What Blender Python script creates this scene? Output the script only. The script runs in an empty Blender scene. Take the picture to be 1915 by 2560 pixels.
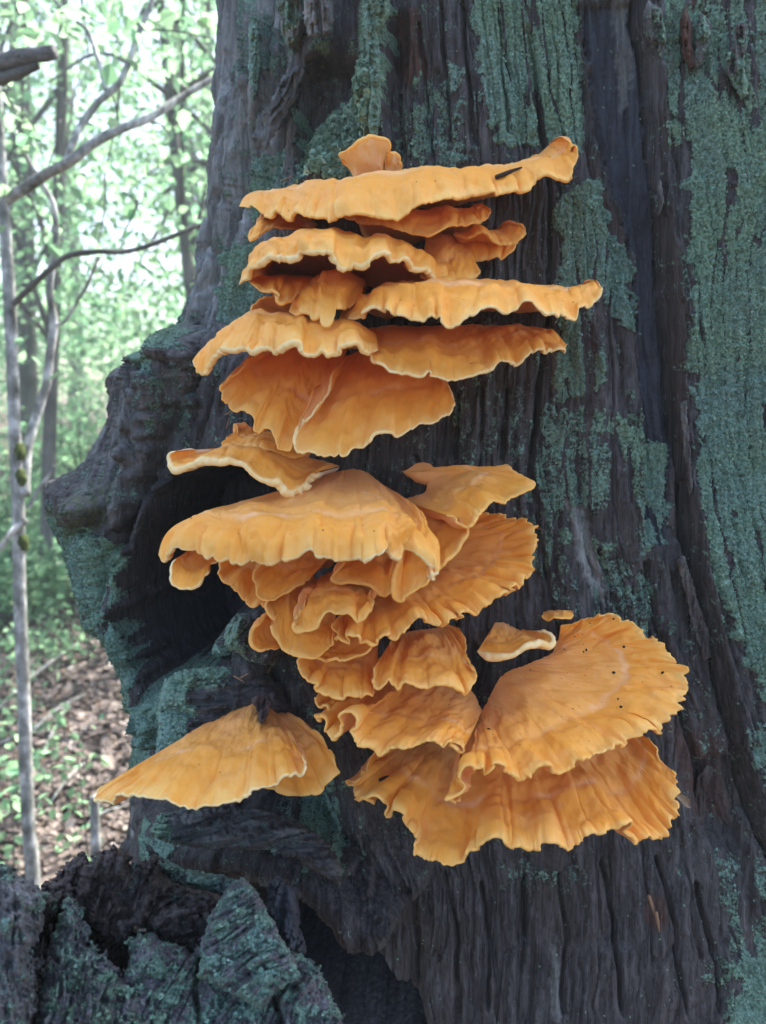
import bpy, math, random
import numpy as np

rng = np.random.default_rng(7)
random.seed(7)
scene = bpy.context.scene
COL = scene.collection

# ------------------------------------------------------------------ camera
F_PX, CX, CY = 1970.0, 957.5, 1280.0          # focal length and centre in photograph pixels (1915 x 2560)
PITCH = math.radians(8.0)
CAM = np.array([0.0, 0.0, 1.9])
FWD = np.array([0.0, math.cos(PITCH), -math.sin(PITCH)])
UP = np.array([0.0, math.sin(PITCH), math.cos(PITCH)])
cam = bpy.data.cameras.new('camera')
cam.sensor_fit = 'VERTICAL'
cam.sensor_height = 36.0
cam.lens = 36.0 * F_PX / 2560.0
cam.clip_start = 0.05
cam.clip_end = 400
cam.dof.use_dof = True
cam.dof.focus_distance = 1.15
cam.dof.aperture_fstop = 3.5
cam_ob = bpy.data.objects.new('camera', cam)
COL.objects.link(cam_ob)
cam_ob.location = CAM
cam_ob.rotation_euler = (math.pi / 2 - PITCH, 0, 0)
scene.camera = cam_ob

# ------------------------------------------------------------------ sky, sun, exposure
SUN_EL, SUN_AZ = math.radians(52), math.radians(32)     # azimuth from +Y towards +X: behind the old trunk, a little to its right
world = bpy.data.worlds.new('World')
scene.world = world
world.use_nodes = True
wn = world.node_tree.nodes
sky = wn.new('ShaderNodeTexSky')
sky.sky_type = 'NISHITA'
sky.sun_disc = False
sky.sun_elevation = SUN_EL
sky.sun_rotation = SUN_AZ
sky.air_density = 1.0
sky.dust_density = 3.0
sky.ozone_density = 1.0
wn['Background'].inputs['Strength'].default_value = 0.15
world.node_tree.links.new(sky.outputs[0], wn['Background'].inputs['Color'])
sl = bpy.data.lights.new('sun', 'SUN')
sl.energy = 5.0
sl.angle = math.radians(0.5)
sl.color = (1.0, 0.95, 0.86)
sun = bpy.data.objects.new('sun', sl)
COL.objects.link(sun)
sun.location = (3, 6, 12)
sun.rotation_euler = (math.pi / 2 - SUN_EL, 0, math.pi - SUN_AZ)
scene.view_settings.view_transform = 'Standard'
scene.view_settings.look = 'None'
scene.view_settings.gamma = 1.0
scene.view_settings.exposure = 1.8
scene.view_settings.use_curve_mapping = False
scene.render.engine = 'CYCLES'
scene.cycles.use_denoising = True
scene.cycles.max_bounces = 8
scene.cycles.diffuse_bounces = 5
scene.cycles.transmission_bounces = 4
scene.cycles.caustics_reflective = False
scene.cycles.caustics_refractive = False


# ------------------------------------------------------------------ helpers
def pix(x, y, d):
    """photograph pixel + distance along the viewing axis -> world point(s)"""
    x = np.asarray(x, float); y = np.asarray(y, float); d = np.asarray(d, float)
    a = (x - CX) / F_PX * d
    b = (CY - y) / F_PX * d
    return np.stack([CAM[0] + a, CAM[1] + d * FWD[1] + b * UP[1], CAM[2] + d * FWD[2] + b * UP[2]], -1)


def proj(P):
    Q = P - CAM
    d = Q @ FWD
    dd = np.maximum(d, 1e-3)
    return CX + Q[..., 0] / dd * F_PX, CY - (Q @ UP) / dd * F_PX, d


TAB = rng.random((256, 256)) * 2 - 1


def vn(x, y, s=0):
    x = np.asarray(x, float) + s * 17.31
    y = np.asarray(y, float) + s * 5.77
    xi = np.floor(x).astype(np.int64); yi = np.floor(y).astype(np.int64)
    fx = x - xi; fy = y - yi
    fx = fx * fx * fx * (fx * (fx * 6 - 15) + 10); fy = fy * fy * fy * (fy * (fy * 6 - 15) + 10)
    a = TAB[xi & 255, yi & 255]; b = TAB[(xi + 1) & 255, yi & 255]
    c = TAB[xi & 255, (yi + 1) & 255]; e = TAB[(xi + 1) & 255, (yi + 1) & 255]
    return (a * (1 - fx) + b * fx) * (1 - fy) + (c * (1 - fx) + e * fx) * fy


def fbm(x, y, o=4, s=0, g=0.5):
    r = 0; a = 1; t = 0
    for k in range(o):
        r = r + a * vn(np.asarray(x) * 2 ** k, np.asarray(y) * 2 ** k, s + k * 3)
        t += a; a *= g
    return r / t


def sstep(a, b, x):
    t = np.clip((x - a) / (b - a), 0, 1)
    return t * t * (3 - 2 * t)


def catmull(pts, n):
    P = np.asarray(pts, float)
    if len(P) == 2:
        return P[0] + (P[1] - P[0]) * np.linspace(0, 1, n)[:, None]
    Q = np.vstack([2 * P[0] - P[1], P, 2 * P[-1] - P[-2]])
    out = []
    for i in range(len(P) - 1):
        p0, p1, p2, p3 = Q[i:i + 4]
        t = np.linspace(0, 1, 12, endpoint=False)[:, None]
        out.append(0.5 * (2 * p1 + (p2 - p0) * t + (2 * p0 - 5 * p1 + 4 * p2 - p3) * t ** 2 + (3 * p1 - p0 - 3 * p2 + p3) * t ** 3))
    out.append(P[-1:])
    C = np.vstack(out)
    L = np.concatenate([[0], np.cumsum(np.linalg.norm(np.diff(C, axis=0), axis=1))])
    u = np.linspace(0, L[-1], n)
    return np.stack([np.interp(u, L, C[:, k]) for k in range(P.shape[1])], -1)


def pdist(px, py, poly, closed=False, maxd=1e9):
    """distance to polyline, signed side (+ = right of travel), restricted to bbox + maxd"""
    P = np.asarray(poly, float)
    if closed:
        P = np.vstack([P, P[:1]])
    D = np.full(px.shape, maxd, float); S = np.zeros(px.shape)
    T = np.zeros(px.shape)
    m = (px > P[:, 0].min() - maxd) & (px < P[:, 0].max() + maxd) & (py > P[:, 1].min() - maxd) & (py < P[:, 1].max() + maxd)
    if not m.any():
        return D, S, T
    x = px[m]; y = py[m]
    d = np.full(x.shape, maxd); s = np.zeros(x.shape); tt = np.zeros(x.shape)
    n = len(P) - 1
    for i in range(n):
        a, b = P[i], P[i + 1]
        v = b - a
        t = np.clip(((x - a[0]) * v[0] + (y - a[1]) * v[1]) / (v @ v + 1e-9), 0, 1)
        dx = x - a[0] - t * v[0]; dy = y - a[1] - t * v[1]
        q = np.hypot(dx, dy)
        k = q < d
        d = np.where(k, q, d)
        s = np.where(k, np.sign(v[0] * (y - a[1]) - v[1] * (x - a[0])), s)
        tt = np.where(k, (i + t) / n, tt)
    D[m] = d; S[m] = s; T[m] = tt
    return D, S, T


def inside(px, py, poly):
    P = np.asarray(poly, float)
    r = np.zeros(px.shape, bool)
    for (x1, y1), (x2, y2) in zip(P, np.roll(P, -1, 0)):
        if y1 == y2:
            continue
        c = ((y1 > py) != (y2 > py)) & (px < (x2 - x1) * (py - y1) / (y2 - y1) + x1)
        r ^= c
    return r


def sdf(px, py, poly, maxd=150):
    """+ inside, - outside (pixels)"""
    d, _, _ = pdist(px, py, poly, True, maxd)
    return np.where(inside(px, py, poly), d, -d)


def K(*p):
    """points read off the overview picture (1655 wide) -> photograph pixels"""
    return [(x * 1.1571, y * 1.1571) for x, y in p]


def mk(name, V, Fc, mat, parent=None, smooth=True, attrs=None, uv=None, normals=None, base=None):
    V = np.asarray(V, np.float32)
    if base is not None:
        V = V - np.asarray(base, np.float32)
    me = bpy.data.meshes.new(name)
    me.vertices.add(len(V))
    me.vertices.foreach_set('co', V.ravel())
    if isinstance(Fc, np.ndarray):
        Fc = [Fc]
    Fc = [f for f in Fc if len(f)]
    li = np.concatenate([f.ravel() for f in Fc]).astype(np.int32)
    tot = np.concatenate([np.full(len(f), f.shape[1]) for f in Fc]).astype(np.int32)
    st = np.concatenate([[0], np.cumsum(tot)[:-1]]).astype(np.int32)
    me.loops.add(len(li)); me.loops.foreach_set('vertex_index', li)
    me.polygons.add(len(tot)); me.polygons.foreach_set('loop_start', st); me.polygons.foreach_set('loop_total', tot)
    me.polygons.foreach_set('use_smooth', np.full(len(tot), smooth))
    if uv is not None:
        l = me.uv_layers.new(name='UVMap')
        l.data.foreach_set('uv', np.asarray(uv, np.float32)[li].ravel())
    for k, a in (attrs or {}).items():
        at = me.attributes.new(k, 'FLOAT', 'POINT')
        at.data.foreach_set('value', np.asarray(a, np.float32).ravel())
    me.update(calc_edges=True)
    me.validate()
    if normals is not None:
        me.normals_split_custom_set_from_vertices(np.asarray(normals, np.float32))
    me.materials.append(mat)
    o = bpy.data.objects.new(name, me)
    COL.objects.link(o)
    if parent is not None:
        o.parent = parent
    elif base is not None:
        o.location = base
    return o


def grid_faces(nr, nc, flip=False):
    i = np.arange(nr * nc).reshape(nr, nc)
    f = np.stack([i[:-1, :-1], i[:-1, 1:], i[1:, 1:], i[1:, :-1]], -1).reshape(-1, 4)
    return f[:, ::-1].copy() if flip else f


def empty(name, loc, label, cat, group=None):
    o = bpy.data.objects.new(name, None)
    o.empty_display_size = 0.05
    COL.objects.link(o)
    o.location = loc
    o['label'] = label; o['category'] = cat
    if group:
        o['group'] = group
    return o


def tag(o, label, cat, group=None):
    o['label'] = label; o['category'] = cat
    if group:
        o['group'] = group
    return o


def tube(pts, rad, n=10, bump=0.0, seed=0, seg=None):
    P = catmull(pts, seg or max(8, len(pts) * 6))
    R = np.interp(np.linspace(0, 1, len(P)), np.linspace(0, 1, len(rad)), rad)
    T = np.gradient(P, axis=0); T /= np.linalg.norm(T, axis=1)[:, None] + 1e-9
    ref = np.array([0.31, 0.87, 0.38]); 
    A = np.cross(T, ref); A /= np.linalg.norm(A, axis=1)[:, None] + 1e-9
    B = np.cross(T, A)
    th = np.linspace(0, 2 * np.pi, n, endpoint=False)
    k = 1 + bump * fbm(np.cos(th)[None] * 1.3 + np.arange(len(P))[:, None] * 0.35, np.sin(th)[None] * 1.3, 3, seed)
    V = P[:, None] + (R[:, None] * k)[..., None] * (np.cos(th)[None, :, None] * A[:, None] + np.sin(th)[None, :, None] * B[:, None])
    m = len(P)
    i = np.arange(m * n).reshape(m, n)
    j = np.roll(i, -1, 1)
    f = np.stack([i[:-1], j[:-1], j[1:], i[1:]], -1).reshape(-1, 4)
    V = np.vstack([V.reshape(-1, 3), P[:1], P[-1:]])
    c0 = np.stack([np.full(n, m * n), j[0], i[0]], -1); c1 = np.stack([np.full(n, m * n + 1), i[-1], j[-1]], -1)
    return V, [f, np.vstack([c0, c1])]


def join(parts):
    Vs, q, t, o = [], [], [], 0
    for V, F in parts:
        for f in (F if isinstance(F, list) else [F]):
            (q if f.shape[1] == 4 else t).append(f + o)
        Vs.append(V); o += len(V)
    R = []
    if q: R.append(np.vstack(q))
    if t: R.append(np.vstack(t))
    return np.vstack(Vs), R


# ------------------------------------------------------------------ materials
class NT:
    def __init__(s, name):
        s.m = bpy.data.materials.new(name); s.m.use_nodes = True
        s.t = s.m.node_tree; s.b = s.t.nodes['Principled BSDF']; s.out = s.t.nodes['Material Output']

    def n(s, typ, **kw):
        nd = s.t.nodes.new(typ)
        for k, v in kw.items():
            setattr(nd, k, v)
        return nd

    def lk(s, a, b):
        s.t.links.new(a, b)

    def inp(s, sock, v):
        if hasattr(v, 'is_output'):
            s.lk(v, sock)
        elif v is not None:
            sock.default_value = v

    def coords(s, scale, kind='Object', loc=(0, 0, 0)):
        c = s.n('ShaderNodeTexCoord'); m = s.n('ShaderNodeMapping')
        m.inputs['Scale'].default_value = scale
        m.inputs['Location'].default_value = loc
        s.lk(c.outputs[kind], m.inputs[0]); return m.outputs[0]

    def noise(s, vec, scale=1.0, det=3.0, rough=0.55, dist=0.0):
        nd = s.n('ShaderNodeTexNoise'); s.lk(vec, nd.inputs['Vector'])
        nd.inputs['Scale'].default_value = scale; nd.inputs['Detail'].default_value = det
        nd.inputs['Roughness'].default_value = rough; nd.inputs['Distortion'].default_value = dist
        return nd.outputs['Fac']

    def ramp(s, fac, stops, interp='LINEAR'):
        r = s.n('ShaderNodeValToRGB'); r.color_ramp.interpolation = interp
        e = r.color_ramp.elements
        while len(e) < len(stops):
            e.new(0.5)
        for el, (p, c) in zip(e, stops):
            el.position = p; el.color = (*c, 1) if len(c) == 3 else c
        s.inp(r.inputs[0], fac); return r.outputs[0]

    def mix(s, fac, a, b, mode='MIX'):
        m = s.n('ShaderNodeMix', data_type='RGBA', blend_type=mode)
        s.inp(m.inputs[0], fac)
        s.inp(m.inputs[6], a if hasattr(a, 'is_output') else (*a, 1)); s.inp(m.inputs[7], b if hasattr(b, 'is_output') else (*b, 1))
        return m.outputs[2]

    def math(s, op, a, b=None, clamp=False):
        m = s.n('ShaderNodeMath', operation=op, use_clamp=clamp)
        s.inp(m.inputs[0], a)
        if b is not None: s.inp(m.inputs[1], b)
        return m.outputs[0]

    def attr(s, name):
        a = s.n('ShaderNodeAttribute'); a.attribute_name = name; return a.outputs['Fac']

    def bump(s, h, strength, dist, prev=None):
        b = s.n('ShaderNodeBump'); b.inputs['Strength'].default_value = strength; b.inputs['Distance'].default_value = dist
        s.lk(h, b.inputs['Height'])
        if prev is not None: s.lk(prev, b.inputs['Normal'])
        return b.outputs[0]


def wood_material(name, tint=(1, 1, 1), stretch=(105, 105, 6.0)):
    """weathered rotten wood with crust lichen driven by point attributes"""
    t = NT(name)
    gr = t.coords(stretch)
    gr2 = t.coords(tuple(v * 4 for v in stretch))
    iso = t.coords((1, 1, 1))
    n1 = t.noise(gr, 1.0, 6, 0.62, 0.4)
    n2 = t.noise(gr2, 1.0, 4, 0.6, 0.2)
    n3 = t.noise(iso, 5.0, 3, 0.55)
    c = lambda r, g, b: (r * tint[0], g * tint[1], b * tint[2])
    wood = t.ramp(n1, [(0.27, c(0.010, 0.0095, 0.010)), (0.42, c(0.028, 0.0265, 0.028)), (0.56, c(0.064, 0.061, 0.064)), (0.74, c(0.155, 0.150, 0.150))])
    wood = t.mix(t.math('MULTIPLY', t.ramp(n2, [(0.42, (0, 0, 0)), (0.72, (1, 1, 1))]), 0.55), wood, c(0.100, 0.097, 0.098))
    wood = t.mix(t.math('MULTIPLY', t.ramp(n2, [(0.30, (1, 1, 1)), (0.43, (0, 0, 0))]), 0.8), wood, c(0.010, 0.009, 0.010))
    brown = t.ramp(t.noise(t.coords((9, 9, 2.5), loc=(3, 1, 2)), 1.0, 3), [(0.45, (0, 0, 0)), (0.68, (1, 1, 1))])
    wood = t.mix(t.math('MULTIPLY', brown, 0.30), wood, t.mix(0.6, wood, (0.085, 0.048, 0.034)))
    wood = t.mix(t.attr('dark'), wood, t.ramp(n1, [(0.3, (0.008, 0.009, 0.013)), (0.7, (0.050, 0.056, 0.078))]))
    wood = t.mix(t.attr('red'), wood, t.ramp(n1, [(0.3, (0.030, 0.012, 0.010)), (0.7, (0.13, 0.060, 0.042))]))
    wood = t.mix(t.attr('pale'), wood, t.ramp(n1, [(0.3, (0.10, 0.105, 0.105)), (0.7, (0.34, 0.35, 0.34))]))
    # crust lichen
    g1 = t.noise(iso, 210.0, 3, 0.6)
    g2 = t.noise(iso, 60.0, 3, 0.55)
    g3 = t.noise(iso, 9.0, 3, 0.5)
    li = t.ramp(g1, [(0.28, (0.046, 0.082, 0.068)), (0.44, (0.112, 0.195, 0.160)), (0.60, (0.190, 0.305, 0.255)), (0.78, (0.31, 0.43, 0.37))])
    li = t.mix(t.ramp(g3, [(0.38, (0, 0, 0)), (0.62, (0.75, 0.75, 0.75))]), li, t.mix(1.0, li, (1.02, 1.0, 0.80), 'MULTIPLY'))
    li = t.mix(t.ramp(t.noise(t.coords((1, 1, 1), loc=(5, 3, 1)), 6.0, 3), [(0.5, (0, 0, 0)), (0.66, (0.6, 0.6, 0.6))]), li, t.mix(1.0, li, (1.05, 1.0, 1.12), 'MULTIPLY'))
    L = t.attr('lichen')
    f = t.math('ADD', L, t.math('MULTIPLY', t.math('SUBTRACT', g2, 0.5), 1.1))
    f = t.math('ADD', f, t.math('MULTIPLY', t.math('SUBTRACT', g1, 0.5), 0.9))
    fac = t.ramp(f, [(0.40, (0, 0, 0)), (0.58, (1, 1, 1))])
    col = t.mix(fac, wood, li)
    # thin yellow-green moss film
    mo = t.ramp(t.noise(t.coords((1, 1, 0.6), loc=(8, 2, 4)), 90.0, 3), [(0.4, (0.030, 0.040, 0.010)), (0.65, (0.10, 0.125, 0.030))])
    col = t.mix(t.math('MULTIPLY', t.attr('moss'), t.ramp(g2, [(0.38, (0, 0, 0)), (0.55, (1, 1, 1))])), col, mo)
    t.lk(col, t.b.inputs['Base Color'])
    t.b.inputs['Roughness'].default_value = 0.82
    t.lk(t.ramp(t.attr('dark'), [(0, (0.86,) * 3), (1, (0.62,) * 3)]), t.b.inputs['Roughness'])
    t.b.inputs['Specular IOR Level'].default_value = 0.28
    h = t.math('ADD', t.math('MULTIPLY', n1, 1.0), t.math('MULTIPLY', n2, 0.6))
    bp = t.bump(h, 0.6, 0.004)
    bp = t.bump(t.math('MULTIPLY', t.math('ADD', g1, t.math('MULTIPLY', g2, 0.7)), fac), 0.7, 0.005, bp)
    t.lk(bp, t.b.inputs['Normal'])
    return t.m


M = {}
M['wood'] = wood_material('weathered_wood')
M['wood_h'] = wood_material('weathered_wood_sideways', stretch=(8, 60, 80))
M['slab'] = wood_material('grey_slab_wood', tint=(1.9, 1.95, 2.05), stretch=(80, 80, 10))


def lichen_material():
    t = NT('lichen_crust')
    v = t.attr('tone')
    iso = t.coords((1, 1, 1))
    col = t.ramp(v, [(0.0, (0.078, 0.135, 0.112)), (0.35, (0.142, 0.240, 0.198)), (0.7, (0.210, 0.328, 0.274)), (1.0, (0.35, 0.47, 0.41))])
    g3 = t.noise(iso, 9.0, 3, 0.5)
    col = t.mix(t.ramp(g3, [(0.38, (0, 0, 0)), (0.62, (0.8, 0.8, 0.8))]), col, t.mix(1.0, col, (1.0, 1.02, 0.78), 'MULTIPLY'))
    t.lk(col, t.b.inputs['Base Color'])
    t.b.inputs['Roughness'].default_value = 0.9
    t.b.inputs['Specular IOR Level'].default_value = 0.15
    return t.m


M['lichen'] = lichen_material()


def cap_material():
    t = NT('fungus_cap')
    uvn = t.n('ShaderNodeUVMap'); uvn.uv_map = 'UVMap'
    sep = t.n('ShaderNodeSeparateXYZ'); t.lk(uvn.outputs[0], sep.inputs[0])
    U, V = sep.outputs[0], sep.outputs[1]
    oi = t.n('ShaderNodeObjectInfo')
    rnd = oi.outputs['Random']
    iso = t.coords((1, 1, 1))
    cmb = t.n('ShaderNodeCombineXYZ'); t.lk(t.math('ADD', t.math('MULTIPLY', U, 62.0), t.math('MULTIPLY', t.noise(iso, 30.0, 2), 3.0)), cmb.inputs[0]); t.lk(t.math('MULTIPLY', V, 4.0), cmb.inputs[1]); t.lk(rnd, cmb.inputs[2])
    streak = t.noise(cmb.outputs[0], 1.0, 3, 0.5)
    cmb2 = t.n('ShaderNodeCombineXYZ'); t.lk(t.math('MULTIPLY', U, 420.0), cmb2.inputs[0]); t.lk(t.math('MULTIPLY', V, 6.0), cmb2.inputs[1]); t.lk(rnd, cmb2.inputs[2])
    fine = t.noise(cmb2.outputs[0], 1.0, 3, 0.55)
    blot = t.noise(iso, 22.0, 4, 0.55)
    small = t.noise(iso, 160.0, 3, 0.6)
    Vw = t.math('ADD', V, t.math('MULTIPLY', t.math('SUBTRACT', blot, 0.5), 0.22))
    Vw = t.math('ADD', Vw, t.math('MULTIPLY', t.math('SUBTRACT', streak, 0.5), 0.10))
    col = t.ramp(Vw, [(0.00, (0.76, 0.330, 0.105)), (0.22, (0.82, 0.350, 0.080)), (0.42, (0.86, 0.370, 0.066)), (0.58, (0.87, 0.390, 0.080)),
                      (0.68, (0.87, 0.365, 0.050)), (0.84, (0.88, 0.370, 0.048)), (0.95, (0.88, 0.410, 0.070)), (1.0, (0.89, 0.500, 0.135))])
    # pale growth ring
    d = t.math('ABSOLUTE', t.math('SUBTRACT', t.math('ADD', V, t.math('MULTIPLY', t.math('SUBTRACT', blot, 0.5), 0.07)), t.math('ADD', 0.56, t.math('MULTIPLY', rnd, 0.10))))
    ring = t.ramp(d, [(0.0, (1, 1, 1)), (0.012, (0.8,) * 3), (0.035, (0, 0, 0))])
    ringm = t.math('MULTIPLY', ring, t.ramp(t.noise(iso, 14.0, 2), [(0.42, (0.05,) * 3), (0.6, (0.62,) * 3)]))
    col = t.mix(ringm, col, (0.90, 0.55, 0.32))
    # pinkish bloom on the inner zone
    pk = t.math('MULTIPLY', t.ramp(V, [(0.10, (1, 1, 1)), (0.55, (0, 0, 0))]), t.ramp(t.noise(t.coords((1, 1, 1), loc=(4, 7, 2)), 26.0, 4, 0.6), [(0.46, (0, 0, 0)), (0.66, (0.5,) * 3)]))
    col = t.mix(pk, col, (0.86, 0.43, 0.20))
    # radial streaks
    sfac = t.math('MULTIPLY', t.ramp(streak, [(0.40, (1, 1, 1)), (0.56, (0, 0, 0))]), t.ramp(V, [(0.45, (0.03,) * 3), (0.85, (0.34,) * 3)]))
    col = t.mix(sfac, col, t.mix(1.0, col, (0.97, 0.84, 0.64), 'MULTIPLY'))
    col = t.mix(t.math('MULTIPLY', t.ramp(fine, [(0.5, (0, 0, 0)), (0.75, (1, 1, 1))]), 0.16), col, (0.816, 0.542, 0.244))
    col = t.mix(t.math('MULTIPLY', t.ramp(small, [(0.64, (0, 0, 0)), (0.74, (1, 1, 1))]), 0.22), col, (0.632, 0.294, 0.085))
    big = t.noise(t.coords((1, 1, 1), loc=(2, 9, 5)), 11.0, 4, 0.62)
    col = t.mix(t.ramp(big, [(0.50, (0, 0, 0)), (0.68, (0.50,) * 3)]), col, t.mix(0.75, col, (0.90, 0.48, 0.17)))
    col = t.mix(t.ramp(big, [(0.30, (0.30,) * 3), (0.45, (0, 0, 0))]), col, t.mix(1.0, col, (0.97, 0.88, 0.72), 'MULTIPLY'))
    mott = t.noise(iso, 75.0, 4, 0.65)
    col = t.mix(t.ramp(mott, [(0.54, (0, 0, 0)), (0.70, (0.30,) * 3)]), col, (0.90, 0.50, 0.19))
    col = t.mix(t.math('MULTIPLY', t.ramp(t.noise(iso, 48.0, 3, 0.6), [(0.66, (0, 0, 0)), (0.72, (1, 1, 1))]), t.ramp(V, [(0.25, (0.45,) * 3), (0.7, (0.10,) * 3)])), col, (0.90, 0.62, 0.44))
    # object-to-object tone
    col = t.mix(t.math('MULTIPLY', rnd, 0.30), col, t.mix(1.0, col, (0.97, 0.93, 0.80), 'MULTIPLY'))
    t.lk(col, t.b.inputs['Base Color'])
    t.b.inputs['Roughness'].default_value = 0.58
    t.b.inputs['Specular IOR Level'].default_value = 0.30
    t.b.inputs['Subsurface Weight'].default_value = 0.12
    t.b.inputs['Subsurface Radius'].default_value = (1.0, 0.45, 0.15)
    t.b.inputs['Subsurface Scale'].default_value = 0.008
    bp = t.bump(t.math('ADD', blot, t.math('MULTIPLY', t.noise(iso, 70.0, 3), 0.5)), 0.28, 0.006)
    bp = t.bump(t.math('ADD', t.math('MULTIPLY', streak, t.ramp(V, [(0.4, (0.1,) * 3), (0.8, (1,) * 3)])), t.math('MULTIPLY', fine, 0.25)), 0.25, 0.004, bp)
    bp = t.bump(small, 0.22, 0.0012, bp)
    t.lk(bp, t.b.inputs['Normal'])
    return t.m


def flesh_material(name, a, b, rough=0.6):
    t = NT(name)
    iso = t.coords((1, 1, 1))
    n = t.noise(iso, 35.0, 4, 0.6)
    col = t.ramp(n, [(0.3, a), (0.7, b)])
    t.lk(col, t.b.inputs['Base Color'])
    t.b.inputs['Roughness'].default_value = rough
    t.b.inputs['Specular IOR Level'].default_value = 0.3
    t.b.inputs['Subsurface Weight'].default_value = 0.12
    t.b.inputs['Subsurface Radius'].default_value = (1.0, 0.5, 0.2)
    t.b.inputs['Subsurface Scale'].default_value = 0.006
    bp = t.bump(t.noise(iso, 60.0, 3), 0.25, 0.004)
    bp = t.bump(t.noise(iso, 900.0, 1), 0.15, 0.0006, bp)
    t.lk(bp, t.b.inputs['Normal'])
    return t.m


M['cap'] = cap_material()
M['margin_orange'] = flesh_material('fungus_margin_orange', (0.87, 0.43, 0.090), (0.89, 0.52, 0.16))
M['margin'] = flesh_material('fungus_margin', (0.88, 0.57, 0.20), (0.90, 0.73, 0.41))
M['pore'] = flesh_material('fungus_pores', (0.80, 0.33, 0.10), (0.83, 0.40, 0.14), 0.75)
M['pore_pale'] = flesh_material('fungus_pores_pale', (0.84, 0.64, 0.42), (0.87, 0.74, 0.57), 0.75)


def simple(name, stops, scale=20.0, rough=0.8, bump=0.0, stretch=(1, 1, 1)):
    t = NT(name)
    v = t.coords(stretch)
    n = t.noise(v, scale, 4, 0.6)
    t.lk(t.ramp(n, stops), t.b.inputs['Base Color'])
    t.b.inputs['Roughness'].default_value = rough
    t.b.inputs['Specular IOR Level'].default_value = 0.25
    if bump:
        t.lk(t.bump(n, 0.6, bump), t.b.inputs['Normal'])
    return t.m


def leaf_material(name, a, b, tr):
    t = NT(name)
    v = t.attr('tone')
    col = t.ramp(v, [(0.0, a), (1.0, b)])
    t.lk(col, t.b.inputs['Base Color'])
    t.b.inputs['Roughness'].default_value = 0.5
    t.b.inputs['Specular IOR Level'].default_value = 0.3
    trn = t.n('ShaderNodeBsdfTranslucent')
    t.lk(t.ramp(v, [(0.0, tr[0]), (1.0, tr[1])]), trn.inputs['Color'])
    ms = t.n('ShaderNodeMixShader'); ms.inputs[0].default_value = 0.62
    t.lk(t.b.outputs[0], ms.inputs[1]); t.lk(trn.outputs[0], ms.inputs[2]); t.lk(ms.outputs[0], t.out.inputs['Surface'])
    return t.m


M['leaf'] = leaf_material('green_leaf', (0.055, 0.130, 0.075), (0.10, 0.21, 0.11), ((0.22, 0.48, 0.27), (0.50, 0.72, 0.42)))
M['bark'] = simple('grey_bark', [(0.30, (0.05, 0.052, 0.045)), (0.43, (0.17, 0.175, 0.16)), (0.54, (0.28, 0.285, 0.27)), (0.66, (0.55, 0.56, 0.54))], 18.0, 0.85, 0.01, (1, 1, 0.6))
M['bark_dark'] = simple('dark_bark', [(0.3, (0.045, 0.046, 0.042)), (0.7, (0.16, 0.16, 0.145))], 12.0, 0.9, 0.02, (1, 1, 0.3))
M['moss'] = simple('green_moss', [(0.3, (0.030, 0.045, 0.010)), (0.7, (0.095, 0.125, 0.030))], 60.0, 0.95, 0.01)
M['ground'] = simple('woodland_soil', [(0.3, (0.030, 0.022, 0.016)), (0.5, (0.075, 0.052, 0.038)), (0.7, (0.15, 0.105, 0.078))], 9.0, 0.95, 0.03)
M['speck'] = simple('dark_frass', [(0.3, (0.012, 0.008, 0.006)), (0.7, (0.04, 0.02, 0.014))], 60, 0.8)
M['splinter'] = simple('pale_splinter', [(0.3, (0.13, 0.075, 0.045)), (0.7, (0.32, 0.20, 0.12))], 80, 0.8, 0.002, (1, 1, 0.2))
M['dead_leaf'] = simple('dead_leaf', [(0.3, (0.14, 0.09, 0.055)), (0.7, (0.34, 0.25, 0.17))], 60, 0.7, 0.002)


def litter_material():
    t = NT('leaf_litter')
    v = t.attr('tone')
    t.lk(t.ramp(v, [(0.0, (0.035, 0.024, 0.020)), (0.4, (0.10, 0.072, 0.060)), (0.8, (0.20, 0.155, 0.130)), (1.0, (0.40, 0.35, 0.31))]), t.b.inputs['Base Color'])
    t.b.inputs['Roughness'].default_value = 0.7
    return t.m


M['litter'] = litter_material()

# ------------------------------------------------------------------ ground
def ground_z(x, y):
    r = np.hypot(x - 0.2, y - 1.6)
    far = np.clip(y - 3.5, 0, 60)
    return 0.10 * fbm(x * 0.35, y * 0.35, 3, 4) + 0.06 * far * sstep(0, 4, far) * (far < 999) * 0.9 + 0.25 * np.exp(-(r / 1.4) ** 2) - 0.28


def build_ground():
    a = np.sinh(np.linspace(-3.6, 3.6, 181)) / np.sinh(3.6) * 140
    X, Y = np.meshgrid(a, a + 4.0)
    Z = ground_z(X, np.minimum(Y, 40))
    Z = Z + 0.02 * fbm(X * 3, Y * 3, 3, 9)
    V = np.stack([X, Y, Z], -1).reshape(-1, 3)
    o = mk('ground', V, grid_faces(181, 181), M['ground'])
    o['kind'] = 'structure'


build_ground()

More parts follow.
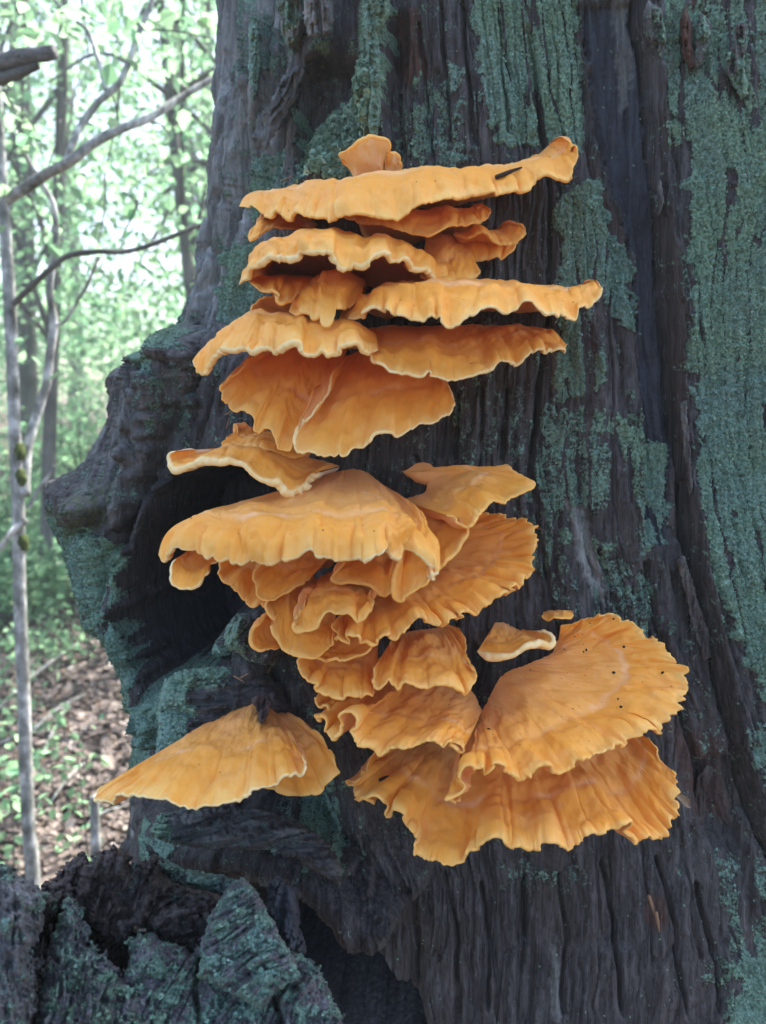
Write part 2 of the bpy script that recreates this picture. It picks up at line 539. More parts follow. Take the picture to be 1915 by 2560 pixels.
# ------------------------------------------------------------------ the old dead trunk
# left outline of the trunk and its buttress, read off the photograph
LC = np.array(K((470, -300), (470, 0), (447, 200), (438, 300), (415, 480), (398, 590), (382, 665), (335, 705), (312, 735), (262, 768), (240, 800), (232, 860), (212, 950),
                (190, 1010), (160, 1062), (108, 1108), (114, 1150), (128, 1200), (146, 1260), (165, 1350), (180, 1420), (226, 1490), (248, 1570), (268, 1640),
                (290, 1700), (318, 1770), (312, 1830), (300, 1900), (290, 2000), (280, 2212), (270, 2600)))
DEEP, XC = 0.60, 0.30
step = 2.7
ypx = np.concatenate([np.linspace(-1500, -40, 50, endpoint=False), np.arange(-40, 2600, step), np.linspace(2610, 4300, 40)])
zr = pix(np.full(len(ypx), CX), ypx, np.full(len(ypx), 1.30))[:, 2]
zr = np.linspace(zr[0], zr[-1], 2)[0] * 0 + zr
yf = np.interp(zr, [-0.5, 0.3, 0.88, 2.55, 4.0], [0.90, 1.02, 1.12, 1.315, 1.45])       # front of the trunk leans back as it rises
yc = yf + DEEP
xl = np.interp(ypx, LC[:, 1], LC[:, 0])
# left half width so that the outline falls where the photograph has it
ths = np.radians(np.linspace(-110, 0, 60))


def left_px(aL):
    X = XC + aL[:, None] * np.sin(ths)[None]
    Y = yc[:, None] - DEEP * np.cos(ths)[None]
    P = np.stack([X, Y, np.repeat(zr[:, None], len(ths), 1)], -1)
    return proj(P)[0].min(1)


lo = np.full(len(zr), 0.2); hi = np.full(len(zr), 2.2)
for _ in range(26):
    md = (lo + hi) / 2
    big = left_px(md) < xl
    hi = np.where(big, md, hi); lo = np.where(big, lo, md)
aL = (lo + hi) / 2
aR = np.interp(zr, [-0.5, 0.88, 4.0], [1.15, 0.90, 0.78])
# columns: even steps in the picture, coarse round the back
tt = np.radians(np.linspace(-100, 34, 2000))
P0 = np.stack([XC + np.where(tt < 0, 0.74, 0.85) * np.sin(tt), 1.24 + DEEP - DEEP * np.cos(tt), np.full(2000, 1.75)], -1)
q = proj(P0)[0]
arc = np.concatenate([[0], np.cumsum(np.maximum(np.abs(np.diff(q)), 0.55))])
ncol = int(arc[-1] / 2.75)
th = np.interp(np.linspace(0, arc[-1], ncol), arc, tt)
th = np.concatenate([th, np.radians(np.linspace(36, 258, 60))])
nr, nc = len(zr), len(th)
TH = np.repeat(th[None], nr, 0)
A = np.where(np.sin(TH) < 0, aL[:, None], aR[:, None])
X = XC + A * np.sin(TH)
Y = yc[:, None] - DEEP * np.cos(TH)
Z = np.repeat(zr[:, None], nc, 1)
NX = np.sin(TH) / A; NY = -np.cos(TH) / DEEP
nl = np.hypot(NX, NY); NX /= nl; NY /= nl
PX, PY, PD = proj(np.stack([X, Y, Z], -1))
front = (np.abs(TH) < np.radians(112))
GY = np.repeat(ypx[:, None], nc, 1)

# grain guide lines (photograph pixels)
GL = [np.array(K((300, -400), (300, 600), (120, 1100), (200, 1500), (150, 1900), (-200, 2600))),
      np.array(K((480, -400), (470, 0), (440, 280), (395, 600), (300, 900), (230, 1150), (280, 1500), (300, 1800), (100, 2400))),
      np.array(K((640, -400), (640, 0), (600, 300), (520, 650), (450, 950), (400, 1250), (460, 1500), (600, 1800), (500, 2400))),
      np.array(K((870, -400), (870, 0), (880, 300), (860, 700), (800, 1000), (720, 1300), (760, 1600), (860, 1850), (900, 2400))),
      np.array(K((1140, -400), (1140, 50), (1180, 350), (1190, 600), (1150, 950), (1160, 1200), (1180, 1600), (1180, 1900), (1140, 2400))),
      np.array(K((1370, -400), (1375, 0), (1400, 300), (1450, 900), (1490, 1250), (1560, 1500), (1640, 1850), (1700, 2400))),
      np.array(K((1700, -400), (1700, 0), (1720, 600), (1760, 1200), (1850, 1700), (1950, 2400))),
      np.array(K((2600, -400), (2600, 2400)))]
GX = [100, 480, 640, 870, 1140, 1390, 1700, 2600]
cols = [np.interp(GY, g[:, 1], g[:, 0]) for g in GL]
G = np.full(PX.shape, 0.0)
G = np.where(PX <= cols[0], GX[0] + (PX - cols[0]), G)
for k in range(len(cols) - 1):
    w = (PX > cols[k]) & (PX <= cols[k + 1])
    G = np.where(w, GX[k] + (PX - cols[k]) / np.maximum(cols[k + 1] - cols[k], 1) * (GX[k + 1] - GX[k]), G)
G = np.where(PX > cols[-1], GX[-1] + PX - cols[-1], G)
G = np.where(front, G, TH * 700)
G += 7 * vn(GY / 160, G / 80, 3) + 3 * vn(GY / 45, G / 40, 5)

D = np.zeros(PX.shape)
LI = np.zeros(PX.shape); DK = np.zeros(PX.shape); RD = np.zeros(PX.shape); PL = np.zeros(PX.shape); MS = np.zeros(PX.shape)
# broad undulation, plates and fibres along the grain
D += 0.022 * fbm(G / 150, GY / 700, 3, 11)
pl = fbm(G / 46, GY / 420, 3, 21)
D += 0.010 * pl
stepn = fbm(G / 30, GY / 300, 2, 27)
D += 0.007 * (sstep(-0.05, 0.02, stepn) - 0.5)                       # split plates with sharp edges
fib = fbm(G / 11, GY / 190, 3, 31)
D += 0.0048 * fib
D -= 0.0075 * sstep(0.68, 0.98, 1 - np.abs(fbm(G / 30, GY / 480, 2, 41)) * 3.2)   # long narrow splits
slat = np.where(front, sstep(700, 620, G) * sstep(1000, 700, PY) * (PX > 350), 0)
D -= 0.0035 * sstep(0.55, 0.97, 1 - np.abs(fbm(G / 10.5, GY / 520, 2, 47)) * 3.0)
D -= 0.026 * slat * sstep(0.45, 0.97, 1 - np.abs(fbm(G / 17, GY / 900, 2, 48)) * 2.6)
D += 0.014 * slat * (sstep(-0.05, 0.03, fbm(G / 22, GY / 700, 2, 49)) - 0.5)
D += 0.0026 * fbm(G / 4.5, GY / 60, 2, 51)
D += 0.0022 * fbm(PX / 14, PY / 14, 3, 61)


DF = np.zeros(PX.shape)


def near(poly, mg):
    P = np.asarray(poly, float)
    return front & (PX > P[:, 0].min() - mg) & (PX < P[:, 0].max() + mg) & (PY > P[:, 1].min() - mg) & (PY < P[:, 1].max() + mg)


def crack(pts, w, depth, wob=4):
    m = near(pts, w * 4 + 20)
    x, y = PX[m], PY[m]
    d, s, t = pdist(x + wob * vn(y / 40, x / 90, 77), y, pts, False, w * 4 + 20)
    ends = sstep(0, 0.06, t) * sstep(0, 0.06, 1 - t)
    ww = w * (0.55 + 0.6 * np.abs(vn(y / 60, y * 0 + w, 15)))
    D[m] -= depth * ends * np.exp(-(d / ww) ** 2)


def ridge(pts, r, h, sharp=2.0, noise=0.25, taper=False):
    m = near(pts, r * 2.2)
    x, y = PX[m], PY[m]
    d, s, t = pdist(x, y, pts, False, r * 2.2)
    d = d * (1 + noise * fbm(x / 40, y / 40, 3, 19))
    if taper:
        h = h * sstep(0, 0.3, t) * sstep(0, 0.3, 1 - t)
    DF[m] += h * np.clip(1 - (d / r) ** sharp, 0, 1) ** 0.7
    R = np.zeros(PX.shape); R[m] = sstep(r, r * 0.7, d)
    return R


def dent(poly, depth, soft=22, rough=14):
    m = near(poly, 90)
    x, y = PX[m], PY[m]
    s = sdf(x, y, poly, 160) + rough * fbm(x / 45, y / 60, 3, 23)
    k = sstep(-soft * 0.4, soft, s)
    DF[m] -= depth * k
    R = np.zeros(PX.shape); R[m] = k
    return R


def mask(poly, soft=10, rough=26, sc=28, seed=33):
    m = near(poly, 60)
    x, y = PX[m], PY[m]
    s = sdf(x, y, poly, 140) + rough * fbm(x / sc, y / sc, 4, seed, 0.6)
    R = np.zeros(PX.shape); R[m] = sstep(-soft, soft, s)
    return R


# --- relief read off the photograph
line_r = K((1372, -300), (1375, 0), (1395, 150), (1408, 300), (1425, 500), (1440, 650), (1452, 850), (1462, 1000), (1490, 1220), (1530, 1400), (1570, 1560), (1640, 1800), (1720, 2000))
d, s, t = pdist(PX + 5 * vn(PY / 35, PX / 200, 71), PY, line_r, False, 700)
D += np.where(front & (s < 0) & (PX > 1500), 0.030 * sstep(0, 16, d) * sstep(2350, 1700, PY), 0)        # the plate right of the long split stands proud
D += np.where(front & (s < 0) & (PX > 1500), 0.012 * np.exp(-((d - 14) / 9) ** 2), 0)
crack(line_r, 8, 0.030)
crack(K((1395, 60), (1408, 200), (1418, 320), (1428, 430)), 7, 0.03)
crack(K((1140, 40), (1155, 130), (1168, 260), (1190, 400), (1192, 560), (1188, 700), (1165, 850), (1152, 1000), (1158, 1100)), 8, 0.030, wob=2)
crack(K((1000, 0), (1005, 100), (1018, 210), (1030, 330)), 7, 0.022)
crack(K((1010, 150), (1016, 260), (1024, 330)), 5, 0.016)
crack(K((1160, 1100), (1190, 1300), (1230, 1450)), 6, 0.015)
crack(K((1290, 1180), (1330, 1300), (1370, 1420)), 6, 0.016)
crack(K((1390, 1200), (1420, 1350), (1470, 1520), (1520, 1700)), 10, 0.022)
crack(K((1330, 1180), (1350, 1300), (1375, 1400)), 5, 0.012)
crack(K((1450, 700), (1462, 900), (1478, 1080), (1492, 1200)), 7, 0.025)
for g in [K((535, 60), (530, 200), (522, 330), (500, 500), (470, 640)), K((520, 0), (512, 200), (500, 380), (480, 560)), K((560, 170), (545, 300), (520, 480)), K((590, 160), (560, 300), (545, 420)),
          K((625, 120), (600, 230), (570, 330), (560, 420)), K((655, 150), (620, 250), (600, 340)), K((498, 250), (485, 420), (462, 560), (440, 640)), K((468, 180), (458, 330), (440, 480)),
          K((540, 0), (538, 60), (535, 120)), K((580, 0), (570, 70)), K((850, 60), (855, 200), (862, 330)), K((905, 40), (915, 180), (930, 330)), K((955, 0), (965, 150), (975, 320)),
          K((1080, 0), (1085, 150), (1100, 300)), K((900, 980), (905, 1040)), K((1040, 820), (1040, 980), (1030, 1100)), K((990, 840), (985, 1000)), K((1100, 830), (1085, 1000)),
          K((880, 1860), (900, 1980), (905, 2120)), K((960, 1880), (985, 2000), (990, 2200)), K((1040, 1900), (1060, 2060), (1055, 2200)), K((1130, 1900), (1140, 2060)), K((1210, 1880), (1225, 2040), (1215, 2200)),
          K((1300, 1860), (1330, 2000), (1345, 2200)), K((1420, 1850), (1455, 2000), (1480, 2200)), K((1500, 1900), (1540, 2050), (1555, 2200)),
          K((430, 780), (420, 880), (385, 960), (350, 1060)), K((470, 800), (450, 900), (420, 980), (400, 1060)), K((330, 800), (318, 900), (322, 960)), K((300, 950), (260, 1060), (270, 1150)),
          K((250, 1180), (280, 1300), (320, 1440)), K((180, 1200), (215, 1300), (235, 1400), (290, 1560)), K((215, 1230), (260, 1370), (300, 1500)), K((640, 1500), (690, 1600), (720, 1640)), K((600, 1420), (650, 1520), (680, 1580))]:
    crack(g, 6, 0.020)
# proud slats at the upper left
for g, r, h in [(K((500, -60), (492, 120), (470, 330), (440, 520)), 26, 0.020), (K((575, -60), (560, 90), (548, 200), (535, 290)), 22, 0.030), (K((640, 120), (600, 200), (570, 300), (550, 400)), 18, 0.024),
                (K((690, 130), (660, 190), (630, 250), (600, 330)), 18, 0.018)]:
    ridge(g, r * 1.157, h, 3, taper=True)
dent(K((650, 150), (700, 110), (780, 130), (785, 300), (735, 330), (690, 370), (640, 420), (630, 350), (645, 260)), 0.075, 24, 10)
dent(K((838, 20), (870, 10), (880, 90), (860, 180), (835, 120)), 0.03)
ridge(K((800, -40), (808, 120), (806, 240), (812, 300)), 34, 0.045, 3)
# moss cushion under the top cap
MC = ridge(K((690, 360), (720, 300), (760, 250), (775, 210)), 74, 0.045, 2)
# smooth dark strip
k = mask(K((1262, 0), (1375, 0), (1402, 250), (1420, 480), (1440, 700), (1455, 900), (1440, 1175), (1388, 1172), (1385, 800), (1385, 560), (1340, 420), (1290, 250)), 8, 12)
D -= 0.012 * k
DK = np.maximum(DK, k * 0.95)
D -= 0.014 * mask(K((1235, 0), (1262, 0), (1300, 260), (1345, 430), (1380, 560), (1390, 720), (1300, 480), (1260, 300)), 8, 10)
# buttress
ridge(K((340, 760), (285, 860), (235, 1000), (190, 1120), (205, 1250), (250, 1400), (285, 1520), (305, 1640)), 115, 0.085, 2)
ridge(K((258, 775), (275, 770), (318, 790), (312, 880), (300, 960)), 30, 0.035, 3)
ridge(K((330, 740), (380, 735), (420, 750)), 55, 0.05, 2)
ridge(K((150, 1115), (180, 1110), (215, 1090)), 45, 0.05, 2)
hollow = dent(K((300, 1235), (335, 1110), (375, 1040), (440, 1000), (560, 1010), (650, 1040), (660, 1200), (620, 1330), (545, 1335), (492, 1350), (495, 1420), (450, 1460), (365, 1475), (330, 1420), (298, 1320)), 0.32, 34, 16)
DF += 0.035 * hollow * fbm(G / 34, GY / 400, 3, 91)
ridge(K((350, 1060), (308, 1180), (290, 1290), (310, 1420), (338, 1560)), 30, 0.05, 2)
ridge(K((232, 1160), (242, 1300), (285, 1470), (300, 1600)), 30, 0.035, 2)
ridge(K((360, 830), (340, 940), (290, 1060), (270, 1150)), 30, 0.035, 2)
ridge(K((415, 870), (390, 960), (350, 1050)), 22, 0.03, 2)
dent(K((400, 850), (440, 880), (400, 1000), (360, 1100), (340, 1200), (330, 1060)), 0.04, 20)
# mossy log end, lump and roots
lg = ridge(K((405, 1525), (460, 1510), (540, 1490)), 74, 0.09, 4, 0.15)
lm = ridge(K((520, 1370), (545, 1350), (570, 1400)), 48, 0.10, 2)
ridge(K((600, 1400), (660, 1510), (730, 1620), (800, 1760), (880, 1860)), 70, 0.06, 2)
ridge(K((320, 1780), (430, 1765), (560, 1775), (650, 1800), (725, 1850), (800, 1920)), 88, 0.13, 2)
ridge(K((320, 1840), (360, 1875), (440, 1910), (520, 1925), (560, 1960)), 34, 0.09, 2)
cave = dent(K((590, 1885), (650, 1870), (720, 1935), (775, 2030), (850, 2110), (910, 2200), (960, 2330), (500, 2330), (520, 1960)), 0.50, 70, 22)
dent(K((330, 1850), (420, 1865), (560, 1900), (600, 1960), (560, 2100), (300, 2100), (250, 1950)), 0.13, 48, 16)
dent(K((1500, 1660), (1580, 1620), (1640, 1760), (1600, 1880), (1520, 1800)), 0.03, 26)
dent(K((1020, 1380), (1060, 1440), (1040, 1540), (1010, 1500)), 0.04, 20)

# --- lichen, dark, red and pale wood, and painted shade in cave and hollow
g28 = fbm(PX / 34, PY / 44, 4, 81, 0.6)
LI = np.where(front, 0.23 + 0.32 * g28 + 0.10 * stepn, 0.2)
for poly, v, so in [
    (K((1010, -60), (1250, -60), (1265, 330), (1180, 315), (1080, 320), (1040, 200)), 0.86, 12),
    (K((1205, 420), (1300, 372), (1325, 470), (1372, 560), (1392, 735), (1322, 690), (1288, 850), (1210, 872), (1208, 620)), 1.0, 6),
    (K((1480, 250), (1720, 250), (1900, 1520), (1620, 1500), (1545, 1330), (1500, 1150), (1475, 800), (1465, 500)), 1.0, 10),
    (K((1400, -60), (1800, -60), (1800, 300), (1430, 320)), 0.66, 16),
    (K((640, 250), (790, 190), (800, 330), (760, 385), (635, 400)), 1.0, 8),
    (K((535, 330), (625, 330), (605, 400), (560, 470), (530, 560), (520, 440)), 0.95, 8),
    (K((480, 530), (545, 540), (560, 660), (500, 700), (470, 640)), 0.95, 8),
    (K((305, 715), (400, 690), (430, 760), (345, 800), (320, 760)), 0.95, 8),
    (K((350, 800), (440, 790), (435, 880), (360, 960), (355, 880)), 0.50, 12),
    (K((105, 1100), (220, 1120), (310, 1190), (290, 1300), (325, 1440), (350, 1660), (262, 1660), (175, 1420), (120, 1200)), 0.98, 10),
    (K((240, 950), (330, 970), (320, 1080), (240, 1100), (170, 1070)), 0.38, 14),
    (K((1150, 880), (1290, 870), (1340, 1100), (1240, 1100), (1200, 1300), (1130, 1200)), 0.58, 16),
    (K((1300, 880), (1400, 900), (1440, 1170), (1390, 1200), (1350, 1080)), 0.55, 12),
    (K((1385, 960), (1440, 960), (1440, 1180), (1390, 1180)), 0.80, 8),
    (K((1260, 1120), (1420, 1260), (1400, 1450), (1290, 1380)), 0.52, 16),
    (K((1080, 1860), (1280, 1880), (1265, 2000), (1190, 1930), (1080, 1950)), 0.62, 12),
    (K((1560, 2080), (1750, 2020), (1750, 2300), (1570, 2300)), 0.85, 10),
    (K((1580, 1560), (1750, 1500), (1800, 1800), (1640, 1700)), 0.72, 12),
    (K((1540, 1850), (1700, 1850), (1700, 2080), (1580, 2060)), 0.5, 12),
    (K((340, 1460), (440, 1440), (460, 1480), (400, 1530), (400, 1570), (320, 1620)), 1.0, 6),
    (K((480, 1340), (540, 1325), (540, 1370), (490, 1390)), 0.95, 6),
    (K((660, 1600), (740, 1640), (760, 1800), (690, 1790), (650, 1720)), 0.70, 10),
    (K((340, 1740), (440, 1745), (420, 1800), (360, 1810)), 0.85, 8),
    (K((785, -60), (838, -60), (838, 60), (820, 300), (785, 300)), 0.95, 6),
    (K((500, -60), (730, -60), (720, 130), (600, 110), (560, 200), (520, 200)), 0.55, 14),
    (K((840, 180), (1000, 150), (1010, 380), (850, 360)), 0.52, 14),
    (K((980, 860), (1150, 830), (1130, 1010), (1000, 1000)), 0.40, 14),
    (K((560, 1640), (740, 1660), (800, 1840), (640, 1760)), 0.45, 12)]:
    LI = np.maximum(LI, v * mask(poly, so, 30, 30) + (0.16 * g28 if v < 0.8 else 0))
LI *= 1 - 0.85 * DK * (PY < 1080)
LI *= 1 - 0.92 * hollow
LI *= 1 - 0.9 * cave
LI *= 1 - 0.6 * sstep(2050, 2300, PY) * (PX < 1750)
LI *= 1 - 0.75 * sstep(0.55, 0.95, 1 - np.abs(fbm(G / 24, GY / 330, 2, 41)) * 3.2)
RD = mask(K((845, 20), (905, 20), (920, 150), (880, 200), (840, 140)), 10, 20) * 0.8
RD = np.maximum(RD, 0.75 * mask(K((1465, -20), (1500, -20), (1510, 120), (1490, 190), (1470, 60)), 6, 10))
RD = np.maximum(RD, 0.6 * mask(K((1600, 60), (1655, 60), (1655, 250), (1610, 240)), 8, 16))
RD = np.maximum(RD, 0.5 * mask(K((1440, 1560), (1560, 1600), (1600, 1800), (1500, 1760)), 12, 20))
RD = np.maximum(RD, 0.6 * mask(K((1400, 1930), (1440, 1940), (1430, 2010), (1395, 2000)), 6, 10))
RD = np.maximum(RD, 0.35 * mask(K((1260, 260), (1350, 470), (1380, 560), (1330, 520), (1270, 330)), 8, 14))
PL = 0.9 * mask(K((1222, 1085), (1262, 1100), (1300, 1230), (1310, 1310), (1285, 1290), (1250, 1200)), 10, 12, 14)
PL = np.maximum(PL, 0.75 * mask(K((255, 870), (285, 890), (230, 1010), (195, 1050), (215, 960)), 8, 10, 14))
PL = np.maximum(PL, 0.6 * mask(K((1330, -20), (1362, -20), (1378, 140), (1358, 250), (1345, 120)), 8, 12, 14))
PL = np.maximum(PL, 0.55 * mask(K((1400, 20), (1470, 10), (1450, 150), (1420, 180)), 8, 16, 14))
PL = np.maximum(PL, 0.5 * mask(K((560, 1790), (660, 1810), (700, 1850), (600, 1830)), 10, 16, 14))
PL = np.maximum(PL, 0.8 * mask(K((296, 1740), (304, 1740), (288, 1800), (258, 1860), (262, 1830)), 4, 5, 12))
PL = np.maximum(PL, 0.55 * mask(K((1195, 2050), (1205, 2050), (1215, 2212), (1195, 2212)), 4, 6, 10))
PL = np.maximum(PL, slat * np.clip(0.80 + 0.7 * fbm(G / 12, GY / 260, 3, 57), 0, 1))  # weathered grey slats, paled further to make up for missing skylight
PL = np.maximum(PL, 0.42 * mask(K((250, 785), (320, 790), (420, 810), (390, 980), (300, 1100), (235, 1160), (160, 1070), (215, 950)), 14, 24, 20) * np.clip(0.7 + fbm(G / 14, GY / 200, 3, 58), 0, 1))
MS = 0.55 * mask(K((110, 1095), (190, 1080), (290, 1010), (260, 1120), (200, 1160), (170, 1260), (125, 1190)), 12, 24, 18)
MS = np.maximum(MS, 0.5 * mask(K((395, 690), (420, 690), (420, 730), (395, 730)), 8, 10, 14))
DK = np.maximum(DK, np.maximum(0.95 * cave, 0.65 * hollow))  # shade of cave and hollow painted into the dark wood tone
# lichen crust has thickness
gran = 1 - np.abs(fbm(PX / 10, PY / 10, 2, 101)) * 2
lk_ = sstep(0.42, 0.62, LI + 0.35 * fbm(PX / 16, PY / 16, 3, 103))
D += lk_ * (0.0035 + 0.0030 * gran)
D = np.where(front, D, 0.03 * fbm(TH * 6, GY / 500, 3, 7))
fade = sstep(np.radians(112), np.radians(96), np.abs(TH))
D *= np.where(front, fade, 1)

DF = np.where(DF > 0, DF * sstep(-10, 130, PX - xl[:, None]), DF)
FX = 0.35 * NX; FY = NY - 0.35
fl = np.hypot(FX, FY)
X = X + NX * D + FX / fl * DF * fade; Y = Y + NY * D + FY / fl * DF * fade
# jagged broken top
top = 3.05 + 0.5 * fbm(TH * 2.2, TH * 0, 4, 201) + 0.22 * np.abs(vn(TH * 14, TH * 0, 5))
Zt = np.where(Z > 2.75, np.minimum(Z, top), Z)
TV = np.stack([X, Y, Zt], -1)
i = np.arange(nr * nc).reshape(nr, nc)
j = np.roll(i, -1, 1)
tf = np.stack([i[:-1], i[1:], j[1:], j[:-1]], -1).reshape(-1, 4)
Vall = np.vstack([TV.reshape(-1, 3), [[XC, 1.95, 2.5]]])
tcap = np.stack([np.full(nc, nr * nc), i[0], j[0]], -1)
base = np.array([XC, 1.75, 0.0])
tree = empty('dead_tree', base, 'massive old dead tree trunk with crusty green lichen, hollow buttress and orange shelf fungi', 'dead tree')
ex = lambda a: np.concatenate([a.ravel(), [0.0]])
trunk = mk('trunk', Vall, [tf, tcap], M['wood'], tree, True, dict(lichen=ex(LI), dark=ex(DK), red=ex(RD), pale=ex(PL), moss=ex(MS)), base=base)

# depth of the trunk surface seen at a photograph pixel
qx, qy, qd = proj(TV)
cell = 8
gx = np.clip((qx / cell).astype(int), 0, 239); gy = np.clip((qy / cell).astype(int), 0, 319)
ok = front & (qx > 0) & (qx < 1915) & (qy > 0) & (qy < 2560)
TD = np.full((320, 240), 9.0)
np.minimum.at(TD, (gy[ok], gx[ok]), qd[ok])


def tdepth(x, y):
    a = int(np.clip(y / cell, 2, 317)); b = int(np.clip(x / cell, 2, 237))
    w = TD[a - 2:a + 3, b - 2:b + 3]
    w = w[w < 5]
    return float(np.median(w)) if len(w) else 1.45


# lichen flakes standing off the crust: geometry too small to pick apart
TN = np.cross(np.gradient(TV, axis=0), np.gradient(TV, axis=1))
TN /= np.linalg.norm(TN, axis=-1)[..., None] + 1e-12
TN *= np.sign((TN * np.stack([NX, NY, 0 * NX], -1)).sum(-1))[..., None]


def flakes(Pts, Nrm, size, tone, lift=0.0):
    n = len(Pts)
    r = np.random.default_rng(5)
    N = Nrm + r.normal(0, 0.55, (n, 3)); N /= np.linalg.norm(N, axis=1)[:, None]
    ref = r.normal(0, 1, (n, 3))
    a = np.cross(N, ref); a /= np.linalg.norm(a, axis=1)[:, None]
    b = np.cross(N, a)
    m = 5
    ang = np.linspace(0, 2 * np.pi, m, endpoint=False)[None] + r.random((n, 1)) * 6
    rad = size[:, None] * (0.6 + 0.7 * r.random((n, m)))
    ring = Pts[:, None] + rad[..., None] * (np.cos(ang)[..., None] * a[:, None] + np.sin(ang)[..., None] * b[:, None]) + (N * size[:, None])[:, None] * (0.15 + 0.6 * r.random((n, m)))[..., None]
    V = np.concatenate([Pts[:, None] + Nrm[:, None] * lift, ring], 1).reshape(-1, 3)
    o = (np.arange(n) * (m + 1))[:, None]
    F = np.stack([np.stack([np.zeros(m, int), 1 + np.arange(m), 1 + (np.arange(m) + 1) % m], -1)] * n) + o[..., None]
    return V, F.reshape(-1, 3), np.repeat(tone, m + 1)


w = np.where(ok, np.clip(lk_ * LI - 0.25, 0, 1) ** 1.2, 0).ravel()
w += np.where(ok, 2.0 * MC * (LI > 0.6), 0).ravel()
w += np.where(ok, 0.004, 0).ravel()
idx = rng.choice(len(w), 42000, p=w / w.sum())
pp = TV.reshape(-1, 3)[idx] + rng.normal(0, 0.0007, (42000, 3))
big = (MC.ravel()[idx] > 0.2)
sz = np.where(big, rng.uniform(0.003, 0.0065, 42000), rng.uniform(0.0011, 0.0025, 42000))
tone = np.clip(rng.normal(0.50, 0.15, 42000) + np.where(big, 0.18, 0), 0, 1)
V, Fc, tn = flakes(pp, TN.reshape(-1, 3)[idx], sz, tone)
lo_ = mk('lichen_flakes', V, Fc, M['lichen'], tree, True, dict(tone=tn), base=base)
lo_['kind'] = 'stuff'

# ------------------------------------------------------------------ bracket fungi
GRP = 'orange shelf fungi on the dead trunk'
CAPS = {}
nseed = [0]


